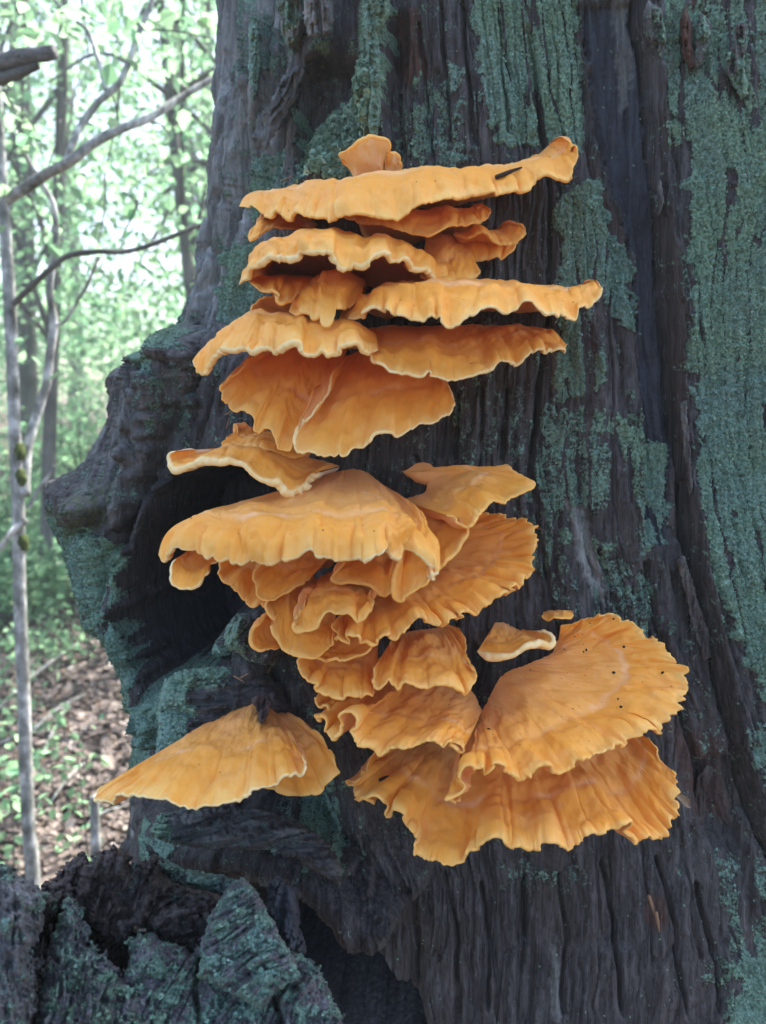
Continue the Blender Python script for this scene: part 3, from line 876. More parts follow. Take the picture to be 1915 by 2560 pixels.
def bracket(key, label, rim, rd, root, ro=None, bulge=0.02, out=0.72, drop=0.35, tr=0.034, te=0.0050, rib=0.0055, rw=0.021, ruf=0.006, scal=0.005, flip=False, pale=False, curl=0.0, cream=False, w=1.0):
    """a shelf: rim traced left to right (photograph pixels) at distances rd, grown from a root line on the trunk"""
    nseed[0] += 1
    sd = nseed[0]
    rim = np.asarray(rim, float)
    rim = rim - np.array([0, 7.0 if rim[:, 1].mean() < 1000 else 2.5])
    L = np.concatenate([[0], np.cumsum(np.hypot(*np.diff(rim, axis=0).T))])
    nu = int(np.clip(L[-1] / 2.6, 70, 620))
    rp = catmull(rim, nu)
    u = np.linspace(0, 1, nu)
    rdd = np.interp(u, np.linspace(0, 1, len(rd)), rd) / 100.0
    rdd = np.convolve(np.pad(rdd, 6, 'edge'), np.ones(13) / 13, 'valid')
    RIM = pix(rp[:, 0], rp[:, 1], rdd)
    root = np.asarray(root, float)
    tp = catmull(root[:, :2], nu)
    if ro is None:
        rod = np.array([tdepth(x, y) + 0.02 for x, y in root[:, :2]])
    else:
        rod = np.asarray(ro, float) / 100.0
    ROOT = pix(tp[:, 0], tp[:, 1], np.interp(u, np.linspace(0, 1, len(rod)), rod))
    s = np.concatenate([[0], np.cumsum(np.linalg.norm(np.diff(RIM, axis=0), axis=1))])
    MID = ROOT + (RIM - ROOT) * out
    bu = bulge * (np.sin(np.pi * np.clip(u, 0.0, 1)) ** 0.6) * (1 + 0.45 * fbm(s / 0.14, s * 0, 2, sd + 70))
    MID[:, 2] = ROOT[:, 2] + (RIM[:, 2] - ROOT[:, 2]) * drop + bu
    nv = 44
    v = np.linspace(0, 1, nv) ** 0.85
    Vv = v[None, :, None]
    P = ((1 - Vv) ** 2 * ROOT[:, None] + 2 * w * Vv * (1 - Vv) * MID[:, None] + Vv ** 2 * RIM[:, None]) / ((1 - Vv) ** 2 + 2 * w * Vv * (1 - Vv) + Vv ** 2)

    def normals(P):
        n = np.cross(np.gradient(P, axis=0), np.gradient(P, axis=1))
        n /= np.linalg.norm(n, axis=-1)[..., None] + 1e-12
        return n

    n0 = normals(P)
    sg = np.sign((n0 * np.array([0, -0.55, 0.85])).sum(-1).mean())
    if flip:
        sg = -sg
    sg = sg or 1
    n0 = n0 * sg
    # smooth the normal field so the folds do not fight each other
    for _ in range(3):
        n0[1:-1] = (n0[:-2] + n0[1:-1] * 2 + n0[2:]) / 4
    n0 /= np.linalg.norm(n0, axis=-1)[..., None]
    ot = np.gradient(P, axis=1); ot /= np.linalg.norm(ot, axis=-1)[..., None] + 1e-12
    S = s[:, None] + 0 * v[None]; VV = v[None] + 0 * S
    Sw = S + 0.006 * vn(S / 0.05, VV * 2.5, sd + 40)
    endu = sstep(0, 0.05, u) * sstep(0, 0.05, 1 - u)
    E = endu[:, None]
    Sw = Sw + 0.010 * vn(VV * 3.0 + 3, S / 0.035, sd + 44) * (1 - VV)
    lenm = np.maximum(np.linalg.norm(RIM - ROOT, axis=1), 0.03)[:, None]
    back = (1 - VV) * lenm                                   # metres in from the edge
    b1 = np.abs(vn(Sw / rw, back / 0.10, sd)); b2 = np.abs(vn(Sw / (rw * 0.40), back / 0.05, sd + 9)); b3 = np.abs(vn(Sw / (rw * 2.3), back / 0.16, sd + 15))
    w1 = np.exp(-(back / 0.055) ** 1.5); w2 = np.exp(-(back / 0.020) ** 1.4); w3 = np.exp(-(back / 0.10) ** 2)
    amp = 0.35 + 1.25 * np.clip(0.5 + 1.1 * vn(S / 0.07, S * 0, sd + 3), 0, 1)
    h = rib * 1.5 * amp * w1 * (np.sqrt(b1 + 0.004) - 0.38) + rib * 0.45 * w2 * (np.sqrt(b2 + 0.01) - 0.4) + rib * 1.5 * w3 * (np.sqrt(b3 + 0.01) - 0.42)
    h += ruf * np.exp(-(back / 0.06) ** 2) * (1.3 * vn(S / 0.050, back / 0.12, sd + 12) + 0.6 * vn(S / 0.022, back / 0.06, sd + 13))
    h += 0.0075 * fbm(S / 0.06, back / 0.05, 3, sd + 22) * sstep(0, 0.25, VV) * (0.4 + 0.6 * sstep(0, 0.03, back))
    h += 0.0016 * fbm(S / 0.012, back / 0.012, 2, sd + 25)
    h -= 0.0022 * np.exp(-((VV - 0.60) / 0.03) ** 2) * (0.5 + vn(S / 0.06, S * 0, sd + 5))
    P = P + n0 * (h * E)[..., None]
    sc = scal * (1.4 * (np.sqrt(b1[:, -1] + 0.004) - 0.38) + 0.7 * (np.sqrt(b2[:, -1] + 0.01) - 0.4) + 0.35 * vn(s / 0.005, s * 0, sd + 31))
    P = P + ot * (sc[:, None] * np.exp(-(back / 0.02) ** 1.5) * E)[..., None]
    if curl:
        P = P + np.array([0, 0, 1.0]) * (curl * sstep(0.8, 1, VV) * vn(S / 0.08, S * 0, sd + 55))[..., None]
    n = normals(P) * sg
    tpr = np.sqrt(np.clip(np.minimum(u, 1 - u) / 0.09, 0.01, 1))[:, None]
    thk = (te * (0.8 + 0.35 * vn(s / 0.03, s * 0, sd + 60))[:, None] + (tr - te) * (1 - VV) ** 1.2) * tpr
    ne = n0[:, -1] * 0.5 + n[:, -1] * 0.5; ne /= np.linalg.norm(ne, axis=1)[:, None]
    oe = ot[:, -1]
    te_ = thk[:, -1]
    c = P[:, -1] - ne * te_[:, None] / 2
    ph = np.radians([50, 18, -18, -50])
    edge = np.stack([c + (te_ / 2)[:, None] * (np.cos(a) * 0.95 * oe + np.sin(a) * ne) for a in ph], 1)
    nb = 18
    vb = np.linspace(1, 0, nb)
    # underside: smoother copy of the top, offset by the flesh thickness
    Ps = P.copy()
    Pb = np.stack([np.stack([np.interp(vb, v, Ps[a, :, k]) for k in range(3)], -1) for a in range(nu)])
    nb_ = np.stack([np.stack([np.interp(vb, v, n0[a, :, k]) for k in range(3)], -1) for a in range(nu)])
    nb_[:, 0] = ne
    tb = np.stack([np.interp(vb, v, thk[a]) for a in range(nu)])
    Pb = Pb - nb_ * tb[..., None]
    FULL = np.concatenate([P, edge, Pb], 1)
    NF = normals(FULL) * sg
    nt = FULL.shape[1]
    uvf = np.stack([np.repeat(s[:, None], nt, 1), np.concatenate([np.repeat(v[None], nu, 0), np.ones((nu, 4)), np.repeat(vb[None], nu, 0)], 1)], -1)
    base = ROOT[nu // 2]
    em = empty('bracket_fungus', base, label, 'fungus', GRP)
    for nm, c0, c1, mt in (('cap', 0, nv, M['cap']), ('margin', nv - 1, nv + 5, M['margin'] if cream else M['margin_orange']), ('pore_surface', nv + 4, nt, M['pore_pale'] if pale else M['pore'])):
        q = FULL[:, c0:c1].reshape(-1, 3)
        mk(nm, q, grid_faces(nu, c1 - c0, sg > 0), mt, em, True, uv=uvf[:, c0:c1].reshape(-1, 2), normals=NF[:, c0:c1].reshape(-1, 3), base=base)
    CAPS[key] = (P, n, em, base)
    return em


B = bracket
B('top', 'longest topmost orange shelf with a dark wood sliver lying on it',
  [(598, 523), (615, 522), (640, 527), (667, 545), (687, 543), (700, 538), (722, 552), (747, 540), (767, 550), (797, 562), (820, 557), (833, 568), (853, 558), (887, 548), (923, 535), (967, 543), (1000, 540), (1027, 533),
   (1063, 517), (1110, 503), (1187, 491), (1233, 484), (1277, 478), (1320, 472), (1347, 450), (1377, 446), (1410, 450), (1425, 445), (1430, 425), (1444, 398), (1443, 372), (1410, 354)],
  [120, 110, 103, 99, 98, 99, 101, 104, 106, 108, 111], [(690, 500), (760, 505), (900, 500), (1100, 490), (1250, 440), (1350, 385)], bulge=0.028, out=0.80, drop=0.3, tr=0.03, w=1.3)
B('upright', 'small pale fungus fan standing upright above the topmost shelf',
  [(880, 432), (868, 420), (848, 403), (868, 384), (895, 364), (920, 357), (942, 352), (966, 360), (971, 377), (963, 390), (982, 391), (1000, 404), (1005, 432)],
  [119, 115, 112, 112, 113, 116, 119], [(905, 462), (940, 466), (985, 462)], [123, 123, 123], bulge=0.0, out=0.5, drop=0.5, tr=0.016, te=0.007, rib=0.003, ruf=0.002, scal=0.002, pale=True)
B('finger', 'narrow tan fungus finger poking out under the left end of the topmost shelf',
  [(668, 548), (648, 568), (633, 584), (622, 602), (632, 604), (650, 592), (672, 578), (700, 574), (750, 578)], [116, 114, 112, 111, 112, 114, 115, 117, 119], [(720, 548), (760, 545), (800, 560)], bulge=0.01, rib=0.002, ruf=0.002, scal=0.002, tr=0.016)
B('inner', 'shaded reddish orange shelf tucked directly beneath the topmost shelf',
  [(860, 550), (883, 556), (917, 568), (950, 570), (983, 578), (1020, 584), (1043, 588), (1073, 596), (1113, 586), (1133, 576), (1167, 577), (1200, 568), (1222, 540), (1213, 524), (1190, 519)],
  [110, 107, 106, 106, 108, 112, 117], [(900, 560), (1000, 565), (1100, 555), (1180, 540)], bulge=0.025, out=0.8, scal=0.003)
B('backlobe', 'small shaded orange lobe with a blunt tip behind the flared orange neck',
  [(1135, 592), (1150, 598), (1173, 606), (1207, 590), (1233, 594), (1270, 600), (1297, 598), (1313, 587), (1302, 573), (1287, 568)], [117, 115, 114, 114, 115, 117], [(1120, 600), (1180, 600), (1240, 580)], bulge=0.02, scal=0.003)
B('backlow', 'dull orange lobe hanging under the blunt tipped lobe beside the flared neck',
  [(1150, 630), (1165, 646), (1185, 652), (1213, 645), (1240, 646), (1257, 649), (1283, 632), (1296, 610)], [118, 117, 116, 117, 119], [(1150, 590), (1200, 590), (1262, 590)], bulge=0.01, scal=0.003, out=0.6)
B('arch', 'arched orange shelf with thick rolled pale lip over a dark red hollow',
  [(597, 718), (606, 700), (613, 687), (622, 676), (640, 660), (655, 652), (677, 636), (700, 638), (720, 638), (740, 629), (767, 635), (793, 637), (827, 633), (840, 644), (853, 655), (870, 657), (888, 653), (902, 666), (914, 664), (932, 648), (963, 642), (982, 658),
   (1005, 655), (1028, 663), (1048, 676), (1062, 686), (1077, 697), (1097, 710), (1130, 708)],
  [113, 106, 101, 98, 96, 96, 97, 99, 102, 106, 110], [(665, 712), (740, 690), (850, 690), (980, 700), (1110, 690)], cream=True, bulge=0.075, out=0.86, drop=0.35, rib=0.007, ruf=0.006, tr=0.026, te=0.011)
B('neck', 'flared smooth orange neck joining two broad shelves',
  [(1050, 700), (1080, 712), (1110, 714), (1150, 709), (1185, 701), (1202, 690)], [109, 107, 106, 107, 110, 114], [(1065, 590), (1110, 585), (1152, 592)], [120, 120, 121], bulge=0.01, out=0.35, drop=0.45, rib=0.003, ruf=0.003, scal=0.002)
B('third', 'broad orange shelf with wavy cream lip reaching over the long split in the trunk',
  [(846, 806), (862, 808), (884, 803), (892, 797), (917, 795), (933, 777), (953, 774), (973, 788), (993, 801), (1040, 802), (1077, 796), (1097, 796), (1106, 808), (1133, 820), (1160, 807), (1193, 793), (1223, 779), (1240, 777), (1257, 790), (1290, 785),
   (1305, 776), (1325, 779), (1360, 793), (1380, 786), (1397, 795), (1420, 789), (1438, 795), (1446, 778), (1470, 769), (1487, 757), (1502, 740), (1503, 724), (1490, 708)],
  [106, 100, 97, 95, 94, 95, 97, 99, 101, 104, 109], [(915, 770), (1000, 750), (1150, 745), (1300, 740), (1420, 730)], cream=True, bulge=0.03, out=0.82, drop=0.25, rib=0.006, tr=0.03, w=1.35)
B('dome', 'rounded orange lobe with dripping edge beside the wavy lipped shelf',
  [(722, 786), (738, 786), (755, 789), (770, 788), (785, 799), (794, 788), (800, 806), (817, 814), (833, 804), (840, 780), (858, 776), (880, 768), (905, 745)], [108, 103, 100, 98, 98, 100, 104, 108], [(800, 730), (850, 725), (920, 725)], bulge=0.045, out=0.75, drop=0.2, rib=0.004, scal=0.004)
B('redlobe', 'small red brown fungus lobe dripping under the arched shelf',
  [(624, 711), (647, 719), (680, 727), (698, 742), (698, 758), (708, 760), (727, 748), (745, 733), (770, 725)], [112, 110, 108, 106, 105, 106, 108, 110], [(680, 705), (740, 700), (800, 700)], bulge=0.012, scal=0.003, rib=0.003)
B('pinklobe', 'little pinkish lobe lying on the back of the long drooping shelf',
  [(632, 788), (636, 772), (662, 757), (690, 750), (722, 746), (750, 750)], [112, 113, 114, 115, 117, 120], [(690, 800), (730, 800), (770, 790)], [119, 120, 121], bulge=0.01, scal=0.003, rib=0.003, tr=0.02)
B('fourth', 'long drooping orange shelf with folded cream edge and a hooked end',
  [(482, 907), (493, 930), (508, 936), (530, 924), (538, 900), (552, 886), (580, 882), (612, 874), (625, 884), (645, 889), (665, 876), (683, 884), (715, 887), (727, 878), (743, 871), (757, 891), (780, 890), (800, 886), (820, 890), (840, 877), (852, 866), (887, 866), (902, 878), (922, 888), (945, 880)],
  [110, 108, 104, 101, 99, 97, 96, 96, 97, 100], [(640, 850), (720, 835), (820, 840), (930, 840)], cream=True, bulge=0.055, out=0.80, drop=0.25, rib=0.007, ruf=0.006, tr=0.03, te=0.011, w=1.35)
B('fourthr', 'deep red orange shelf with white scalloped lip below the wavy lipped shelf',
  [(905, 880), (923, 906), (937, 920), (960, 927), (987, 938), (1010, 930), (1050, 940), (1070, 924), (1088, 927), (1103, 946), (1120, 954), (1153, 953), (1187, 953), (1206, 951), (1227, 937), (1250, 918), (1290, 915), (1313, 904), (1337, 894), (1357, 898), (1380, 890), (1402, 897), (1413, 872), (1400, 856)],
  [102, 99, 98, 98, 99, 101, 104, 107, 110, 114], [(930, 820), (1050, 820), (1180, 815), (1310, 815)], cream=True, bulge=0.012, out=0.70, drop=0.25, rib=0.0075, ruf=0.008, tr=0.03)
B('fanl', 'hanging tan fan with ragged left edge beneath the long drooping shelf',
  [(620, 900), (592, 934), (564, 958), (558, 980), (570, 1010), (590, 1030), (605, 1030), (632, 1047), (637, 1076), (653, 1083), (676, 1082), (690, 1116), (713, 1132), (737, 1130), (760, 1100), (800, 1040)],
  [112, 111, 110, 109, 107, 106, 106, 107, 109], [(700, 860), (760, 850), (820, 855), (870, 870)], [121, 121, 121, 121], bulge=0.012, out=0.5, drop=0.45, rib=0.005, scal=0.007, tr=0.03)
B('fanr', 'hanging tan fan with pale hem overlapping the ragged fan',
  [(835, 930), (815, 980), (785, 1030), (762, 1072), (741, 1105), (742, 1122), (757, 1133), (777, 1130), (810, 1139), (843, 1126), (863, 1131), (880, 1118), (913, 1107), (940, 1087), (977, 1077), (995, 1082), (1020, 1075), (1043, 1062), (1087, 1056), (1113, 1040), (1135, 1010), (1129, 990), (1105, 955)],
  [110, 107, 105, 103, 102, 102, 103, 105, 108, 112], [(865, 890), (930, 870), (1000, 870), (1060, 885)], [120, 120, 120, 121], cream=True, bulge=0.014, out=0.5, drop=0.42, rib=0.0045, scal=0.005, tr=0.03)
B('pinkback', 'pinkish ragged lobe peeping out below the hanging ragged fan',
  [(600, 1075), (575, 1085), (560, 1100), (566, 1112), (582, 1116), (600, 1112), (630, 1118), (665, 1126), (720, 1134), (765, 1138)], [117, 115, 113, 112, 112, 113, 115], [(650, 1075), (720, 1085), (790, 1110)], [120, 121, 122], bulge=0.014, scal=0.004, rib=0.003)
B('tongue', 'long thin pinkish tongue shelf with white torn underside edge',
  [(440, 1130), (427, 1143), (431, 1158), (445, 1166), (495, 1150), (515, 1143), (567, 1150), (613, 1160), (632, 1174), (657, 1189), (693, 1196), (712, 1213), (727, 1227), (746, 1218), (773, 1198), (798, 1182)], [112, 110, 108, 107, 106, 105, 105, 107, 112],
  [(560, 1120), (660, 1125), (760, 1140), (850, 1165)], [119, 121, 122, 123], cream=True, bulge=0.016, out=0.6, scal=0.003, rib=0.003, ruf=0.003, pale=True, tr=0.02, te=0.012)
B('centre', 'largest domed orange shelf at mid trunk with pleated skirt and cream rim',
  [(396, 1390), (410, 1404), (424, 1394), (436, 1384), (452, 1372), (478, 1362), (492, 1374), (530, 1387), (580, 1397), (627, 1402), (680, 1403), (713, 1396), (747, 1390), (768, 1374), (788, 1372), (797, 1388), (823, 1393), (843, 1402), (870, 1394), (897, 1386), (906, 1398), (927, 1384),
   (955, 1374), (973, 1367), (986, 1388), (997, 1398), (1010, 1388), (1020, 1376), (1040, 1376), (1046, 1400), (1050, 1425), (1058, 1437), (1070, 1415), (1070, 1385), (1064, 1340), (1055, 1295)],
  [107, 103, 99, 96, 94, 93, 92, 92, 93, 95, 98, 103], [(760, 1215), (820, 1185), (900, 1175), (960, 1215)], [120, 122, 122, 120], cream=True, bulge=0.008, out=0.96, drop=0.4, rib=0.012, rw=0.024, ruf=0.003, tr=0.04, te=0.010, w=2.4)
B('wing', 'winged orange lobe with a blunt nose beside the big domed shelf',
  [(1230, 1180), (1262, 1177), (1290, 1188), (1323, 1201), (1337, 1215), (1320, 1229), (1283, 1240), (1253, 1259), (1233, 1251), (1207, 1264), (1194, 1283), (1194, 1300), (1180, 1317), (1163, 1322), (1143, 1312), (1115, 1290)],
  [118, 116, 114, 111, 108, 105, 103, 101, 101, 103], [(1000, 1178), (1060, 1190), (1060, 1230), (1000, 1250)], [122, 121, 120, 119], bulge=0.022, out=0.55, drop=0.4, rib=0.005, scal=0.004, ruf=0.009)
B('wingskirt', 'smooth orange skirt with pale hem beside the pleated edge of the big domed shelf',
  [(1150, 1308), (1160, 1330), (1148, 1363), (1127, 1393), (1093, 1433), (1067, 1460), (1047, 1472), (1008, 1489), (1002, 1500), (993, 1490), (991, 1455), (996, 1415), (1005, 1370)], [103, 103, 102, 102, 101, 101, 102, 104], [(1110, 1230), (1080, 1230), (1040, 1240), (1000, 1260)], [119, 119, 119, 119], bulge=0.01, out=0.5, drop=0.35, rib=0.002, ruf=0.003, scal=0.002, te=0.006)
B('sidefan', 'large ribbed orange fan with whitish ring below the winged lobe',
  [(1170, 1296), (1200, 1289), (1232, 1291), (1270, 1302), (1307, 1307), (1328, 1315), (1340, 1328), (1333, 1340), (1337, 1354), (1333, 1366), (1338, 1380), (1327, 1388), (1330, 1403), (1321, 1414), (1332, 1430), (1326, 1443), (1307, 1450), (1288, 1477), (1277, 1486), (1268, 1502), (1237, 1499), (1193, 1526), (1160, 1540), (1147, 1556), (1130, 1556), (1107, 1571), (1080, 1570),
   (1057, 1554), (1040, 1554), (1007, 1577), (987, 1593), (972, 1585), (953, 1593), (935, 1610), (917, 1609), (900, 1600), (878, 1597), (860, 1608), (843, 1607), (833, 1597), (830, 1560)],
  [120, 118, 115, 112, 109, 106, 104, 102, 101, 100, 100, 102], [(1120, 1330), (1090, 1370), (1040, 1410), (960, 1450), (880, 1500)], [122, 121, 120, 119, 118], bulge=0.012, out=0.6, drop=0.35, rib=0.0105, scal=0.008, rw=0.02, ruf=0.0025)
B('leftfrill', 'dull orange frilled lobe under the left half of the big domed shelf',
  [(560, 1385), (548, 1400), (552, 1420), (549, 1443), (567, 1457), (585, 1468), (600, 1480), (610, 1495), (630, 1512), (650, 1502), (672, 1518), (695, 1490)], [114, 113, 112, 111, 110, 110, 111], [(650, 1370), (710, 1365), (770, 1380)], [121, 121, 121], bulge=0.01, out=0.5, rib=0.004, scal=0.005, ruf=0.003)
B('leftfrillb', 'rounded tan lobe lying in front of the dull frilled lobe',
  [(665, 1395), (642, 1420), (635, 1440), (637, 1463), (643, 1488), (658, 1495), (675, 1497), (700, 1487), (735, 1470), (775, 1450)], [109, 108, 107, 106, 106, 107, 109], [(720, 1360), (780, 1355), (850, 1370)], [119, 119, 119], bulge=0.012, out=0.5, rib=0.003, scal=0.003, ruf=0.003)
B('midlobe', 'smooth orange lobe hanging deep under the pleated skirt',
  [(865, 1400), (835, 1435), (830, 1452), (845, 1460), (885, 1461), (925, 1470), (955, 1492), (978, 1480), (992, 1440)], [108, 106, 105, 105, 106, 108], [(880, 1360), (930, 1355), (1000, 1360)], [118, 118, 118], bulge=0.008, out=0.5, rib=0.002, scal=0.002, ruf=0.003)
B('mouth', 'pouting orange lobe with a pale drooping corner in the middle of the cascade',
  [(765, 1505), (750, 1530), (738, 1560), (742, 1574), (767, 1568), (790, 1556), (810, 1532), (828, 1527), (838, 1535), (855, 1536), (868, 1536), (881, 1546), (886, 1560), (897, 1557), (915, 1546), (930, 1527), (936, 1505), (925, 1478)],
  [103, 101, 99, 98, 98, 98, 99, 101, 104], [(800, 1440), (850, 1425), (910, 1440)], [117, 116, 117], bulge=0.022, out=0.7, drop=0.2, rib=0.004, scal=0.003, ruf=0.003)
B('cascade', 'broad smooth tan lobe at the left of the cascade above the mossy log',
  [(690, 1500), (673, 1512), (674, 1528), (690, 1545), (690, 1570), (693, 1598), (708, 1621), (728, 1637), (757, 1643), (787, 1640), (804, 1630), (824, 1612), (832, 1592)], [109, 107, 105, 104, 103, 102, 102, 103, 105], [(720, 1440), (780, 1440), (850, 1480)], [118, 118, 118], bulge=0.012, out=0.5, rib=0.003, scal=0.003, ruf=0.003)
B('ear', 'small ear shaped fungus lobe at the left tip of the cascade',
  [(690, 1535), (668, 1562), (648, 1583), (640, 1600), (643, 1613), (655, 1621), (673, 1618), (697, 1622)], [109, 107, 106, 105, 105, 107], [(715, 1530), (735, 1550), (745, 1590)], [116, 116, 116], bulge=0.010, rib=0.003, scal=0.003, tr=0.02)
B('underlip', 'pale edged lobe just under the ribbed fan',
  [(775, 1632), (792, 1644), (820, 1653), (842, 1651), (863, 1657), (887, 1650), (907, 1643), (930, 1627), (945, 1605)], [107, 105, 104, 104, 105, 108], [(800, 1560), (860, 1555), (940, 1560)], [118, 118, 118], bulge=0.008, rib=0.004, scal=0.003, ruf=0.003)
B('bib', 'pale orange bib lobe with toothed hem under the cascade',
  [(760, 1640), (756, 1655), (763, 1687), (777, 1702), (793, 1704), (796, 1724), (813, 1733), (840, 1745), (867, 1742), (890, 1744), (907, 1747), (917, 1738), (927, 1747), (938, 1732), (945, 1700)], [109, 107, 105, 104, 103, 103, 104, 107], [(800, 1605), (860, 1600), (945, 1610)], [118, 118, 119], bulge=0.012, out=0.5, rib=0.005, scal=0.005, ruf=0.003)
B('knob', 'knobbly orange lobe with jagged drips and a whitish band beside the bib lobe',
  [(936, 1670), (934, 1695), (938, 1714), (950, 1723), (963, 1711), (971, 1698), (982, 1711), (998, 1723), (1008, 1705), (1027, 1708), (1060, 1722), (1093, 1713), (1127, 1720), (1160, 1731), (1180, 1713), (1190, 1692), (1186, 1672), (1163, 1642), (1160, 1613), (1148, 1572)],
  [105, 102, 101, 100, 101, 102, 104, 108, 113, 119], [(985, 1590), (1040, 1575), (1090, 1570), (1120, 1560)], [120, 121, 121, 122], bulge=0.014, out=0.55, drop=0.3, rib=0.005, scal=0.004, ruf=0.003)
B('flat', 'bright orange shelf with a detached forked left lobe under the bib lobe',
  [(800, 1735), (788, 1745), (794, 1760), (815, 1773), (797, 1788), (794, 1800), (804, 1812), (818, 1804), (827, 1818), (826, 1840), (841, 1850), (859, 1838), (870, 1815), (880, 1799), (882, 1815), (878, 1845), (888, 1866), (905, 1872), (930, 1868), (953, 1877), (980, 1875), (1007, 1883), (1033, 1883), (1054, 1870), (1078, 1856), (1097, 1858), (1127, 1858), (1134, 1880), (1145, 1888), (1165, 1860)],
  [111, 108, 105, 102, 101, 100, 100, 99, 99, 100, 102], [(900, 1715), (980, 1700), (1090, 1700), (1170, 1720), (1205, 1775)], [119, 120, 121, 121, 118], bulge=0.01, out=0.6, drop=0.3, rib=0.0105, scal=0.007, tr=0.03, rw=0.02, ruf=0.0025)
B('bigfan', 'largest flat orange fan at lower right sprinkled with dark specks',
  [(1402, 1566), (1440, 1560), (1462, 1551), (1493, 1543), (1533, 1540), (1545, 1553), (1583, 1563), (1610, 1579), (1616, 1604), (1643, 1610), (1667, 1624), (1678, 1648), (1700, 1667), (1710, 1681), (1702, 1692), (1712, 1706), (1717, 1717), (1707, 1735), (1703, 1752), (1692, 1763), (1689, 1780), (1663, 1800), (1652, 1818), (1638, 1836),
   (1622, 1834), (1597, 1850), (1573, 1857), (1558, 1866), (1535, 1851), (1507, 1873), (1473, 1890), (1441, 1894), (1430, 1904), (1387, 1923), (1370, 1917), (1347, 1921), (1330, 1939), (1297, 1957), (1285, 1946), (1265, 1940), (1243, 1925), (1232, 1929), (1203, 1921), (1190, 1931), (1174, 1928), (1170, 1960), (1157, 1996), (1140, 2016), (1130, 2008), (1131, 1975), (1142, 1930)],
  [121, 119, 117, 114, 111, 108, 105, 102, 99, 97, 96, 96, 97, 100], [(1395, 1600), (1375, 1635), (1320, 1660), (1255, 1690), (1215, 1760), (1165, 1850)], [122, 121, 121, 120, 117, 112], bulge=0.01, out=0.62, drop=0.38, rib=0.0105, scal=0.0085, tr=0.036, rw=0.02, ruf=0.0025)
B('bottom', 'lowest broad orange shelf with a lilac ring and long ribbed skirt',
  [(945, 1880), (907, 1907), (881, 1937), (870, 1960), (883, 1972), (884, 1990), (903, 2007), (920, 2008), (937, 2018), (952, 2011), (970, 2021), (975, 2037), (993, 2044), (1005, 2063), (1033, 2088), (1031, 2110), (1043, 2135), (1073, 2143), (1127, 2150), (1173, 2140), (1197, 2120), (1223, 2110), (1240, 2107), (1260, 2114), (1277, 2127), (1293, 2120), (1317, 2128),
   (1345, 2126), (1373, 2113), (1400, 2120), (1453, 2110), (1483, 2083), (1505, 2084), (1533, 2080), (1562, 2072), (1570, 2105), (1583, 2110), (1617, 2094), (1637, 2101), (1667, 2077), (1674, 2053), (1684, 2046), (1691, 2013), (1681, 1993), (1689, 1978), (1684, 1933), (1667, 1912), (1643, 1887), (1637, 1868), (1620, 1848)],
  [112, 109, 106, 103, 100, 98, 97, 97, 98, 99, 101, 104, 107, 111, 115], [(985, 1860), (1080, 1850), (1250, 1850), (1400, 1840), (1500, 1825), (1560, 1815)], [120, 121, 122, 122, 122, 123], bulge=0.015, out=0.55, drop=0.5, rib=0.0105, scal=0.008, tr=0.036, rw=0.02, ruf=0.0025)
B('lefttri', 'lone orange bracket with a faint ring growing over the lichened log stub',
  [(243, 1975), (246, 2004), (266, 2010), (319, 1997), (351, 2000), (392, 2006), (412, 1999), (449, 2010), (497, 2018), (546, 2016), (590, 2010), (623, 1996), (638, 1981), (671, 1975), (700, 1957), (724, 1952), (735, 1942), (756, 1931), (765, 1918), (755, 1890)],
  [100, 97, 95, 94, 94, 95, 97, 99, 102], [(575, 1775), (620, 1752), (655, 1750), (690, 1780)], [119, 119, 118, 117], cream=True, tr=0.018, bulge=0.016, out=0.55, drop=0.5, rib=0.009, scal=0.005, rw=0.026, ruf=0.002, w=1.5)
B('lefttrib', 'smaller smooth lobe joined behind the right side of the lone ringed bracket',
  [(660, 1970), (690, 1975), (721, 1988), (760, 1984), (793, 1979), (806, 1964), (838, 1947), (852, 1931), (838, 1902), (803, 1858), (772, 1820)], [111, 107, 104, 104, 106, 109, 113], [(655, 1790), (690, 1782), (720, 1785)], [116, 117, 118], bulge=0.01, out=0.5, drop=0.35, rib=0.003, scal=0.002)
B('cup', 'small peach fungus cup with white underside beside the big speckled fan',
  [(1193, 1630), (1215, 1628), (1245, 1632), (1280, 1627), (1315, 1615), (1345, 1606), (1373, 1601), (1368, 1588), (1345, 1582)], [113, 111, 110, 110, 111, 114, 118], [(1238, 1556), (1262, 1558), (1300, 1578)], [123, 123, 123], bulge=-0.01, out=0.5, drop=0.7, rib=0.002, ruf=0.005, scal=0.002, pale=True, tr=0.018, te=0.012, cream=True)
B('tiny', 'tiny tan fungus cap alone on the bark above the big speckled fan',
  [(1355, 1540), (1367, 1549), (1387, 1543), (1410, 1546), (1427, 1547), (1432, 1537), (1425, 1528)], [119, 117, 116, 116, 118, 120], [(1358, 1530), (1380, 1525), (1405, 1527)], [123, 123, 123], bulge=0.022, out=0.7, drop=0.1, rib=0.001, ruf=0.001, scal=0.001, tr=0.01, te=0.004)
B('dropflap', 'pale drooping flap hanging beneath the left corner of the big domed shelf',
  [(440, 1400), (436, 1433), (435, 1456), (457, 1467), (483, 1462), (510, 1440), (522, 1415), (545, 1390)], [102, 101, 100, 100, 101, 103, 106], [(480, 1370), (520, 1360), (575, 1360)], [108, 109, 111], cream=True, bulge=0.008, out=0.5, rib=0.002, scal=0.002, tr=0.016)

# ------------------------------------------------------------------ broken slabs, slats and flaps of the dead tree
FL = []


